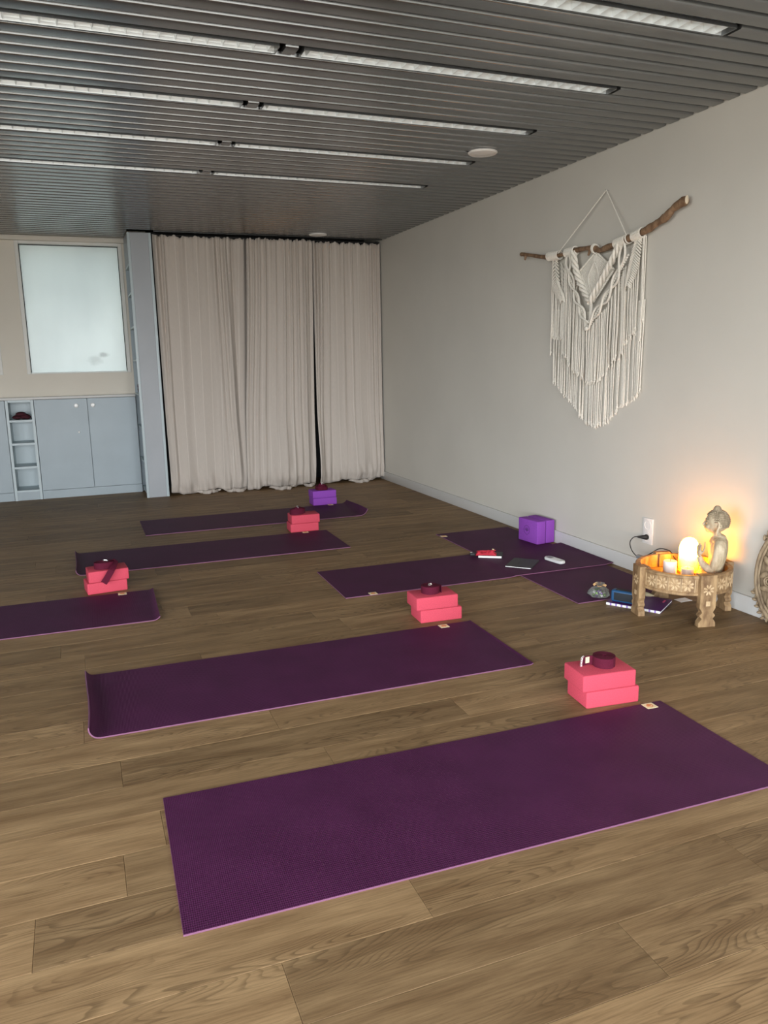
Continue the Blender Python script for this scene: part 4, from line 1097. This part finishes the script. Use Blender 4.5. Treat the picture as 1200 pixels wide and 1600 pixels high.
# right hand lying open in the lap
b.ball((0.056, -0.004, 0.047), (0.014, 0.016, 0.0075), 14, 10)
for k, ln in enumerate((0.024, 0.028, 0.027, 0.022)):
    xx = 0.047 + k * 0.0058
    b.tube(interp([(xx, 0.004, 0.047), (xx, 0.004 + ln * 0.6, 0.049), (xx, 0.004 + ln, 0.046)], 6), [0.0034, 0.0034, 0.0033, 0.0031, 0.0028, 0.0018], 8)
b.tube([(0.048, -0.012, 0.052), (0.045, 0.0, 0.056), (0.047, 0.012, 0.057)], [0.0042, 0.0038, 0.0026], 8)
link('figure', remeshed(b, 'figure', M['statue'], 0.0017, 3), bd_)
# hair: cap of curls and topknot
hc = MB()
def on_head(th_, ph_, k=1.0):
    return (0.002 + k * 0.0515 * math.sin(th_) * math.cos(ph_), k * 0.0445 * math.sin(th_) * math.sin(ph_), 0.268 + k * 0.0520 * math.cos(th_))
for it in range(11):
    th_ = R(14 + it * 10.5); n = max(6, int(2 * PI * math.sin(th_) * 0.05 / 0.0082))
    for j in range(n):
        p_ = 2 * PI * (j + 0.5 * (it % 2)) / n
        fr = abs((p_ + PI) % (2 * PI) - PI)
        lim = 62 if fr < R(55) else (62 + (fr - R(55)) / R(35) * 35 if fr < R(90) else 122)
        if th_ > R(lim): continue
        if fr > R(100) and th_ > R(40): continue
        hc.ball(on_head(th_, p_), (0.0044, 0.0044, 0.0044), 8, 6)
for it in range(9):           # smooth combed rolls at the back of the head
    th_ = R(44 + it * 9.0)
    P = [on_head(th_, p_, 1.0) for p_ in [R(98 + 164 * k / 22) for k in range(23)]]
    hc.tube(P, 0.0042, 8)
hc.build('hair', M['statue_hair'], bd_)
tk = MB().lathe([(0.020, 0.0), (0.0205, 0.010), (0.018, 0.020), (0.012, 0.028), (0.005, 0.032), (0.0001, 0.033)], n=20)
for it in range(5):
    th_ = R(20 + it * 17); n = max(4, int(2 * PI * math.sin(th_) * 0.02 / 0.0075))
    for j in range(n):
        p_ = 2 * PI * (j + 0.5 * (it % 2)) / n
        tk.ball((0.0195 * math.sin(th_) * math.cos(p_), 0.0195 * math.sin(th_) * math.sin(p_), 0.006 + 0.024 * math.cos(th_)), 0.0038, 8, 6)
o = tk.build('topknot', M['statue_hair'], bd_); o.location = (0.006, 0, 0.313); o.scale = (0.82, 0.82, 0.80)
ea = MB()                      # ear ornaments
for s_ in (-1, 1):
    P = [(-0.010 + (0.003 + 0.006 * k / 20) * math.cos(k * 0.6), s_ * (0.0470 + 0.0004 * k / 20), 0.254 + (0.003 + 0.006 * k / 20) * math.sin(k * 0.6)) for k in range(21)]
    ea.tube(P, 0.0022, 6)
ea.build('ear_ornament', M['statue'], bd_)

# ---------------------------------------------------------------- socket, plug, cable
so = thing('wall_socket', 'white double wall socket above the baseboard beside the tray table', 'socket', (X1, 3.637, 0.272))
MB().box((-0.005, 0, 0), (0.010, 0.083, 0.155), bev=0.003).build('plate', M['white_plastic'], so)
for z in (0.036, -0.036):
    mbx = MB(); n = 28; rows = []
    for rr, d in ((0.0300, -0.0095), (0.0300, -0.0118), (0.0235, -0.0118), (0.0220, -0.0075), (0.0001, -0.0072)):
        rows.append([mbx.bm.verts.new((d, rr * math.cos(2 * PI * j / n), z + rr * math.sin(2 * PI * j / n))) for j in range(n)])
    for A, B in zip(rows, rows[1:]):
        for j in range(n): mbx.bm.faces.new((A[j], A[(j + 1) % n], B[(j + 1) % n], B[j]))
    s_ = mbx.build('outlet', M['white_plastic'], so)
    MB().tube([(-0.0074, -0.0095, z), (-0.0070, -0.0095, z)], 0.0026, 10).tube([(-0.0074, 0.0095, z), (-0.0070, 0.0095, z)], 0.0026, 10).build('contact_hole', M['black'], s_)
cb = thing('power_cord', 'black plug and thin cord looping from the socket to the salt lamp', 'cord', (X1, 3.637, 0.236))
MB().tube([(-0.009, 0, 0), (-0.020, 0, 0), (-0.026, 0.004, 0.0), (-0.040, 0.020, -0.001), (-0.054, 0.032, -0.001)], [0.0165, 0.0165, 0.0135, 0.0085, 0.0055], 14).build('plug', M['black'], cb)
cp = interp([(-0.052, 0.030, 0), (-0.072, 0.045, -0.005), (-0.092, 0.050, -0.035), (-0.100, 0.020, -0.075), (-0.112, -0.040, -0.095), (-0.130, -0.110, -0.085), (-0.150, -0.200, -0.040), (-0.168, -0.290, 0.010), (-0.180, -0.370, 0.022), (-0.186, -0.405, 0.016), (-0.190, -0.440, -0.010), (-0.195, -0.480, -0.034), (-0.2, -0.51, -0.040)], 60)
MB().tube(cp, 0.0028, 8).build('cord', M['black'], cb)
MB().box((-0.128, -0.100, -0.087), (0.026, 0.060, 0.020), (0.1, 0, R(14)), 0.005, 2).build('switch', M['phone_grey'], cb)

# ---------------------------------------------------------------- things under and beside the table
pn = thing('notebook', 'purple notebook with a white striped binding under the tray table', 'notebook', (2.520, 3.281, 0.0003), rot=(R(3.2), 0, R(-58)))
Ln, Wn, Tn = 0.288, 0.195, 0.012
MB().box((Ln / 2, Wn / 2, Tn / 2), (Ln - 0.006, Wn - 0.006, Tn - 0.003)).build('pages', M['paper'], pn, 0)
MB().box((Ln / 2, Wn / 2, Tn - 0.0006), (Ln, Wn, 0.0012), bev=0.0004, seg=1).box((Ln / 2, Wn / 2, 0.0006), (Ln, Wn, 0.0012)).build('cover', M['nb_purple'], pn)
st_me = MB().box((0, 0, 0), (0.020, 0.003, Tn), bev=0.0004, seg=1).mesh('binding_stripe', M['paper']); sl_me = MB().box((0, 0, 0), (0.009, 0.0034, Tn + 0.0008), bev=0.0004, seg=1).mesh('binding_loop', M['lilac'])
for k in range(10):
    link('binding_stripe', st_me, pn, (0.012 + k * 0.0292, -0.0016, Tn / 2))
    if k < 9: link('binding_loop', sl_me, pn, (0.0266 + k * 0.0292, -0.0016, Tn / 2))
MB().box((Ln - 0.030, Wn - 0.045, Tn + 0.0004), (0.010, 0.034, 0.0006), (0, 0, 0)).build('printed_mark', M['pink_print'], pn, 0)
sp = thing('speaker', 'small blue portable speaker standing on the purple notebook', 'speaker', (2.541, 3.268, Tn + 0.0042), R(-58))
MB().box((0.068, 0.028, 0.032), (0.144, 0.050, 0.064), bev=0.011, seg=4).build('body', M['blue'], sp)
MB().box((0.070, 0.0034, 0.0315), (0.112, 0.003, 0.042), bev=0.0012, seg=2).build('grille', M['grille'], sp)
MB().box((0.068, 0.028, 0.0645), (0.100, 0.030, 0.0016), bev=0.0006, seg=1).build('top_panel', M['grille'], sp)
# sweets in a clear bag
bg_ = thing('cellophane_bag', 'clear bag of sweets tied with a tan ribbon beside the blue speaker', 'bag', (2.565, 3.400, ZU), R(20))
rb = MB()
def bagj(a, z): return 0.10 * math.sin(3 * a + 60 * z) + 0.06 * math.sin(7 * a - 90 * z)
rb.lathe([(0.0001, 0.0006), (0.042, 0.001), (0.056, 0.014), (0.054, 0.030), (0.040, 0.044), (0.022, 0.052), (0.010, 0.057), (0.016, 0.066), (0.026, 0.074)], n=28, jit=bagj)
film = rb.build('film', M['film'], bg_)
MB().tube([(0.011 * math.cos(a), 0.011 * math.sin(a), 0.0575) for a in [2 * PI * k / 14 for k in range(15)]], 0.003, 6).build('ribbon', M['ribbon_tan'], bg_)
bw_ = MB()
for a, b_, c_ in ((0.034, 0.012, 0.000), (-0.026, 0.022, 0.002), (0.024, -0.026, -0.004)):
    bw_.ribbon(interp([(0, 0, 0.058), (a * 0.5, b_ * 0.5, 0.070 + c_), (a, b_, 0.062 + c_)], 8), 0.013, 0.001)
bw_.build('bow', M['ribbon_tan'], bg_)
k = 0
cme = [MB().ball((0, 0, 0), (0.0095, 0.0075, 0.007), 10, 8).mesh('sweet', M[q]) for q in ('candy_a', 'candy_b', 'candy_c')]
for lay, (rad_, n_) in enumerate(((0.030, 7), (0.012, 3), (0.026, 6), (0.008, 2), (0.018, 4))):
    for j in range(n_):
        a = 2 * PI * j / n_ + lay * 0.7
        z_ = ZU + (0.0085 if lay < 2 else (0.0235 if lay < 4 else 0.038))
        cc = k % 3
        o = link('sweet', cme[cc], None, (2.565 + rad_ * math.cos(a), 3.400 + rad_ * math.sin(a), z_), (random.uniform(-.3, .3), random.uniform(-.3, .3), random.uniform(0, 6)))
        tag(o, ['green', 'violet', 'silver'][cc] + ' wrapped sweet inside the clear bag beside the speaker', 'sweet', ['green', 'violet', 'silver'][cc] + ' sweets in the clear bag'); k += 1
cn = MB()
cn.lathe([(0.0001, 0.0), (0.011, 0.001), (0.0135, 0.006), (0.0125, 0.030), (0.0130, 0.034), (0.0110, 0.052), (0.006, 0.072), (0.0025, 0.082), (0.0001, 0.083)], n=16)
o = tag(cn.build('wooden_cone', M['pale_wood']), 'pale wooden cone lying on the purple notebook under the table', 'wooden cone')
o.rotation_euler = (R(90), 0, R(28)); o.location = (2.738, 3.284, Tn + 0.0205)
tag(MB().box((0, 0, 0.0006), (0.075, 0.055, 0.0010)).build('paper_slip', M['paper'], None, 0), 'white slip of paper on the floor under the table, near the wall', 'paper').location = (2.935, 3.17, 0.0)

# ================================================================ CARVED OVAL PANEL (right edge)
cpn = thing('carved_plaque', 'carved wooden oval plaque leaning on the right wall at the picture edge', 'carving', (3.020, 2.612, 0.0005), rot=(R(-5.5), 0, R(-90)))
# local: x = along the wall towards the viewer, y = out into the room is -y, z = up
EA, EB, EZ = 0.195, 0.250, 0.2525
def ell(k, a): return (k * EA * math.cos(a), 0.0, EZ + k * EB * math.sin(a))
NP = 64
MB().tube([ell(0.955, 2 * PI * k / NP) for k in range(NP + 1)], 0.013, 10, caps=False).build('frame_ring', M['wood_grey'], cpn)
MB().tube([(p[0], -0.006, p[2]) for p in [ell(0.865, 2 * PI * k / NP) for k in range(NP + 1)]], 0.0065, 8, caps=False).build('inner_ring', M['wood_grey'], cpn)
bp_ = MB(); bp_.prism([(ell(0.93, 2 * PI * k / 48)[0], ell(0.93, 2 * PI * k / 48)[2]) for k in range(48)], 0.004, 0.012, 'y')
bp_.build('back_plate', M['wood_grey'], cpn)
leaf = MB().ball((0, 0, 0), (0.030, 0.009, 0.015), 12, 8).mesh('carved_petal', M['wood_grey'])
leaf2 = MB().ball((0, 0, 0), (0.016, 0.009, 0.0075), 10, 6).mesh('carved_leaf', M['wood_grey'])
for k in range(16):
    a = 2 * PI * k / 16 + 0.1
    p = ell(0.70, a); q = math.atan2(EB * math.sin(a), EA * math.cos(a))
    link('carved_petal', leaf, cpn, (p[0], -0.006, p[2]), (0, -q + (0.5 if k % 2 else -0.5), 0))
for k in range(10):
    a = 2 * PI * k / 10; p = ell(0.42, a); q = math.atan2(EB * math.sin(a), EA * math.cos(a))
    link('carved_petal', leaf, cpn, (p[0], -0.010, p[2]), (0, -q, 0))
for k in range(6):
    sc = MB(); a0 = 2 * PI * k / 6 + 0.3; c_ = ell(0.56, a0)
    sc.tube([(c_[0] + (0.006 + 0.022 * j / 24) * math.cos(0.5 * j), -0.010, c_[2] + (0.006 + 0.022 * j / 24) * math.sin(0.5 * j)) for j in range(25)], 0.0048, 8)
    sc.build('carved_scroll', M['wood_grey'], cpn)
MB().ball((0, -0.008, EZ), (0.045, 0.016, 0.055), 18, 12).build('centre_boss', M['wood_grey'], cpn)
for k in range(46):
    a = 2 * PI * k / 46
    if 0.80 < (a / PI) < 1.13 or a / PI < 0.13 or a / PI > 1.87: continue
    for lay in range(2):
        p = ell(1.03 + 0.05 * lay, a + 0.05 * lay)
        if p[2] < 0.022: continue
        q = math.atan2(EB * math.sin(a), EA * math.cos(a))
        link('carved_leaf', leaf2, cpn, (p[0], 0.003 - 0.005 * lay, p[2]), (0, -q + (0.7 if lay else -0.4), 0))

# ================================================================ MACRAME
mc = thing('macrame_hanging', 'large ecru macrame wall hanging knotted on a driftwood branch', 'wall hanging', (X1, 4.21, 2.262))
O = Vector(mc.location)
def V3(y, z, d): return (X1 - d - O.x, y - O.y, z - O.z)
# branch
sp_ = [(5.051, 2.011), (4.971, 1.999), (4.71, 1.95), (4.54, 1.946), (4.352, 1.953), (4.21, 1.945), (4.141, 1.921), (4.075, 1.927), (3.979, 1.939), (3.828, 1.956), (3.728, 1.973), (3.646, 1.996), (3.567, 2.019), (3.504, 2.056), (3.418, 2.079)]
br = interp([V3(y, z, 0.045) for y, z in sp_], 60)
rr = [(0.012 + 0.010 * (k / 59)) * (1 + 0.14 * math.sin(k * 0.9) + 0.08 * math.sin(k * 2.3)) for k in range(60)]
bb = MB().tube(br, rr, 12)
for y, z, dy, dz in ((4.985, 1.994, 0.006, -0.030), (4.235, 1.937, 0.01, -0.034)):
    bb.tube([V3(y, z, 0.045), V3(y + dy, z + dz, 0.05)], [0.011, 0.006], 8)
bb.build('branch', M['drift'], mc)
MB().ball(V3(3.414, 2.080, 0.045), (0.012, 0.006, 0.022), 12, 8).build('cut_end', M['drift_cut'], mc)
stick_z = lambda y: pl(sp_, y)
# nail and hanging cord
MB().tube([V3(4.127, 2.263, -0.005), V3(4.127, 2.266, 0.024)], 0.003, 8).build('nail', M['steel'], mc)
hg = MB()
hg.tube([V3(4.127, 2.266, 0.020), V3(4.3435, 2.1105, 0.041), V3(4.56, 1.955, 0.062)], 0.0032, 6)
hg.tube([V3(4.127, 2.266, 0.020), V3(3.9955, 2.117, 0.043), V3(3.864, 1.968, 0.066)], 0.0032, 6)
hg.build('hanging_cord', M['cotton'], mc)
CR = 0.0038
def frayed(mb, p):
    for k in range(3):
        q = Vector(p) + Vector((random.uniform(-.005, .005), random.uniform(-.009, .009), random.uniform(-.026, -.012)))
        mb.tube([p, q], [CR * 1.0, CR * 0.7], 5)
    mb.ball(Vector(p) + Vector((0, 0, -0.002)), (CR * 1.6, CR * 1.9, CR * 2.0), 6, 5)
def fringe(name, ys, ztop, zbot, d, jitter=0.0):
    mb = MB()
    for y in ys:
        y_ = y + random.uniform(-.003, .003); zt = ztop(y); zb_ = zbot(y) + random.uniform(-.012, .012)
        dr = random.uniform(-.012, .012); dd = d + random.uniform(-.006, .006)
        P = [V3(y_ + dr * t + 0.0015 * math.sin(6 * t + y * 40), zt + (zb_ - zt) * t, dd + 0.002 * math.sin(5 * t + y * 31)) for t in [k / 7 for k in range(8)]]
        mb.tube(P, CR, 6); frayed(mb, P[-1])
    o = mb.build(name, M['cotton'], mc); o['kind'] = 'stuff'
    return o
def rng(a, b, st_):
    n = max(2, int(abs(b - a) / st_)); return [a + (b - a) * k / n for k in range(n + 1)]
back = [(4.667, 1.140), (4.52, 1.051), (4.408, 0.977), (4.299, 0.894), (4.169, 0.858), (4.033, 0.916), (3.954, 0.988), (3.86, 1.028), (3.735, 1.111)]
front = [(4.54, 1.335), (4.522, 1.322), (4.381, 1.211), (4.238, 1.142), (4.115, 1.149), (4.018, 1.233), (3.909, 1.313), (3.88, 1.33)]
fv = [(4.52, 1.89), (4.497, 1.855), (4.384, 1.674), (4.228, 1.465), (4.055, 1.589), (3.865, 1.844), (3.85, 1.87)]
fringe('back_fringe', rng(4.66, 3.745, 0.0135), lambda y: 1.56 + 0.10 * abs(y - 4.2), lambda y: pl(back, y), 0.012)
fringe('front_fringe', rng(4.525, 3.895, 0.0130), lambda y: pl(fv, y), lambda y: pl(front, y), 0.036)
fringe('left_fringe', rng(4.672, 4.53, 0.0115), lambda y: pl([(4.68, 1.88), (4.615, 1.80), (4.53, 1.66)], y), lambda y: 1.425 + 0.015 * (y - 4.53) / 0.14, 0.022)
fringe('right_fringe', rng(3.752, 3.90, 0.0115), lambda y: pl([(3.745, 1.965), (3.79, 1.88), (3.90, 1.66)], y), lambda y: pl([(3.752, 1.50), (3.80, 1.45), (3.90, 1.375)], y), 0.022)
for y, z0, z1 in ((4.668, 1.90, 1.325), (3.750, 1.965, 1.40), (3.757, 1.96, 1.38)):
    mb = MB(); mb.tube([V3(y, z0 + (z1 - z0) * t / 8, 0.030 + 0.002 * math.sin(t)) for t in range(9)], CR, 6); frayed(mb, V3(y, z1, 0.030))
    mb.build('side_cord', M['cotton'], mc)
# lark's head wraps on the branch
def wraps(y0, y1, n):
    mb = MB()
    for k in range(n):
        y = y0 + (y1 - y0) * k / max(1, n - 1); z = stick_z(y)
        P = [V3(y, z + 0.026 * math.sin(a), 0.045 + 0.026 * math.cos(a)) for a in [2 * PI * j / 14 for j in range(15)]]
        mb.tube(P, CR * 1.25, 6, caps=False)
    mb.build('cord_wrap', M['cotton'], mc)
wraps(4.670, 4.572, 10); wraps(4.483, 4.391, 10); wraps(4.190, 4.178, 2); wraps(3.980, 3.888, 10); wraps(3.822, 3.752, 9)
mb = MB()
for y in (4.686, 3.868, 4.566):
    z = stick_z(y); mb.tube([V3(y + 0.004 * math.sin(a), z + 0.027 * math.sin(a), 0.045 + 0.027 * math.cos(a)) for a in [2 * PI * j / 14 for j in range(15)]], 0.004, 6, caps=False)
mb.build('hanging_loop', M['cotton'], mc)
# braided leaf bands: rows of slanting cords either side of a spine
def leaf_band(spine, w0, w1, d, rows, name, ang=0.9):
    mb = MB(); P = interp([V3(y, z, d) for y, z in spine], rows + 1)
    mb.tube(P, CR * 1.1, 6)
    for k in range(rows):
        t = k / rows; w_ = w0 + (w1 - w0) * math.sin(PI * min(1, t * 1.15)) 
        for s_ in (-1, 1):
            a = P[k]; e_ = a + Vector((0.0, s_ * w_, -w_ * ang)); mid = (a + e_) / 2 + Vector((-0.008, 0, 0.004))
            mb.tube([a + Vector((-0.004, 0, 0)), mid, e_], [CR * 1.2, CR * 1.35, CR * 1.0], 6)
    return mb.build(name, M['cotton'], mc)
leaf_band([(4.622, 1.940), (4.605, 1.80), (4.55, 1.72), (4.517, 1.655)], 0.028, 0.048, 0.040, 22, 'knotted_leaf')
leaf_band([(3.787, 1.955), (3.815, 1.86), (3.842, 1.77), (3.868, 1.690)], 0.026, 0.046, 0.040, 22, 'knotted_leaf')
# woven diamond in the middle
mb = MB(); AP, LF, BT_, RT = (4.184, 1.920), (4.352, 1.820), (4.196, 1.620), (4.002, 1.795)
def lerp2(a, b, t): return (a[0] + (b[0] - a[0]) * t, a[1] + (b[1] - a[1]) * t)
for k in range(19):
    t = k / 18
    for (E0, E1, dd) in ((LF, BT_, 0.030), (RT, BT_, 0.030)):
        p = lerp2(AP, E0, t); 
        q = lerp2(AP, BT_, min(1.0, 0.10 + t * 0.95))
        mb.tube(interp([V3(*p, 0.030), V3(*lerp2(p, q, 0.5), 0.040), V3(*q, 0.034)], 6), CR * 1.15, 6)
for A, B in ((AP, LF), (AP, RT), (LF, BT_), (RT, BT_)):
    for k in range(22):
        p = lerp2(A, B, k / 21); mb.ball(V3(*p, 0.038), (0.0065, 0.0085, 0.0065), 8, 6)
mb.build('knotted_diamond', M['cotton'], mc)
mb = MB(); 
for s_ in (-1, 1):
    mb.tube(interp([V3(4.184, 1.860, 0.046), V3(4.19 + s_ * 0.052, 1.765, 0.046), V3(4.195, 1.655, 0.044)], 18), CR * 1.5, 6)
mb.build('diamond_outline', M['cotton'], mc)
# tie net joining the side leaves to the middle
mb = MB()
for k in range(9):
    t = k / 8
    mb.tube(interp([V3(4.585 - 0.02 * t, 1.90 - 0.20 * t, 0.022), V3(4.54, 1.845 - 0.20 * t, 0.024), V3(4.495, 1.845 - 0.19 * t, 0.026)], 6), CR, 6)
    mb.tube(interp([V3(4.352 + 0.05 * t, 1.82 - 0.10 * t, 0.024), V3(4.40, 1.80 - 0.12 * t, 0.024), V3(4.45, 1.80 - 0.10 * t, 0.022)], 6), CR, 6)
    mb.tube(interp([V3(4.002 - 0.04 * t, 1.795 - 0.09 * t, 0.024), V3(3.95, 1.79 - 0.12 * t, 0.026), V3(3.90, 1.80 - 0.12 * t, 0.022)], 6), CR, 6)
mb.build('side_net', M['cotton'], mc)
# spiral sinnets
def spiral_sinnet(pts, name, rad=0.0125, pitch=0.135):
    mb = MB(); P = interp([V3(y, z, 0.056) for y, z in pts], 90); L = 0
    D = [0]
    for a, b_ in zip(P, P[1:]): L += (b_ - a).length; D.append(L)
    for s_ in (0, 1, 2):
        Q = []
        for p, dd, i_ in zip(P, D, range(90)):
            t = (P[min(89, i_ + 1)] - P[max(0, i_ - 1)]).normalized(); u = t.cross(Vector((1, 0, 0))).normalized(); v = Vector((1, 0, 0))
            a = 2 * PI * dd / pitch + s_ * 2 * PI / 3
            Q.append(p + u * rad * math.cos(a) + v * rad * math.sin(a))
        mb.tube(Q, 0.0098, 8)
    mb.build(name, M['cotton'], mc)
spiral_sinnet([(4.393, 1.952), (4.375, 1.863), (4.334, 1.775), (4.276, 1.697), (4.205, 1.622)], 'spiral_sinnet')
spiral_sinnet([(3.935, 1.925), (3.99, 1.858), (4.081, 1.751), (4.145, 1.686), (4.202, 1.622)], 'spiral_sinnet')
# wavy crossing cords
def wavy(pts, name, n=4.5):
    for s_ in (-1, 1):
        mb = MB(); P = interp([V3(y, z, 0.054) for y, z in pts], 70); Q = []
        for i_, p in enumerate(P):
            t = (P[min(69, i_ + 1)] - P[max(0, i_ - 1)]).normalized(); u = t.cross(Vector((1, 0, 0))).normalized()
            a = PI * n * i_ / 69
            Q.append(p + u * 0.024 * s_ * math.sin(a) + Vector((-0.004 * s_ * math.cos(a), 0, 0)))
        mb.tube(Q, 0.0072, 7); mb.build(name, M['cotton'], mc)
wavy([(4.458, 1.950), (4.445, 1.849), (4.398, 1.738), (4.346, 1.645), (4.285, 1.560), (4.230, 1.480)], 'wavy_cord')
wavy([(3.897, 1.940), (3.925, 1.812), (3.981, 1.712), (4.058, 1.625), (4.138, 1.556), (4.226, 1.480)], 'wavy_cord')
# beaded edge under the wavy cords
mb = MB()
for (A, B) in (((4.497, 1.880), (4.228, 1.465)), ((3.865, 1.860), (4.228, 1.465))):
    for k in range(34):
        p = lerp2(A, B, k / 33); mb.ball(V3(*p, 0.046), (0.007, 0.0095, 0.008), 8, 6)
mb.build('knotted_edge', M['cotton'], mc)
MB().ball(V3(4.230, 1.462, 0.058), (0.013, 0.020, 0.016), 14, 10).build('centre_knot', M['cotton'], mc)
mb = MB()
for s_ in (-0.006, 0.006): mb.tube([V3(4.200 + s_, 1.622 - 0.14 * k / 6, 0.050) for k in range(7)], 0.006, 6)
mb.build('centre_cord', M['cotton'], mc)
bpy.context.view_layer.update()
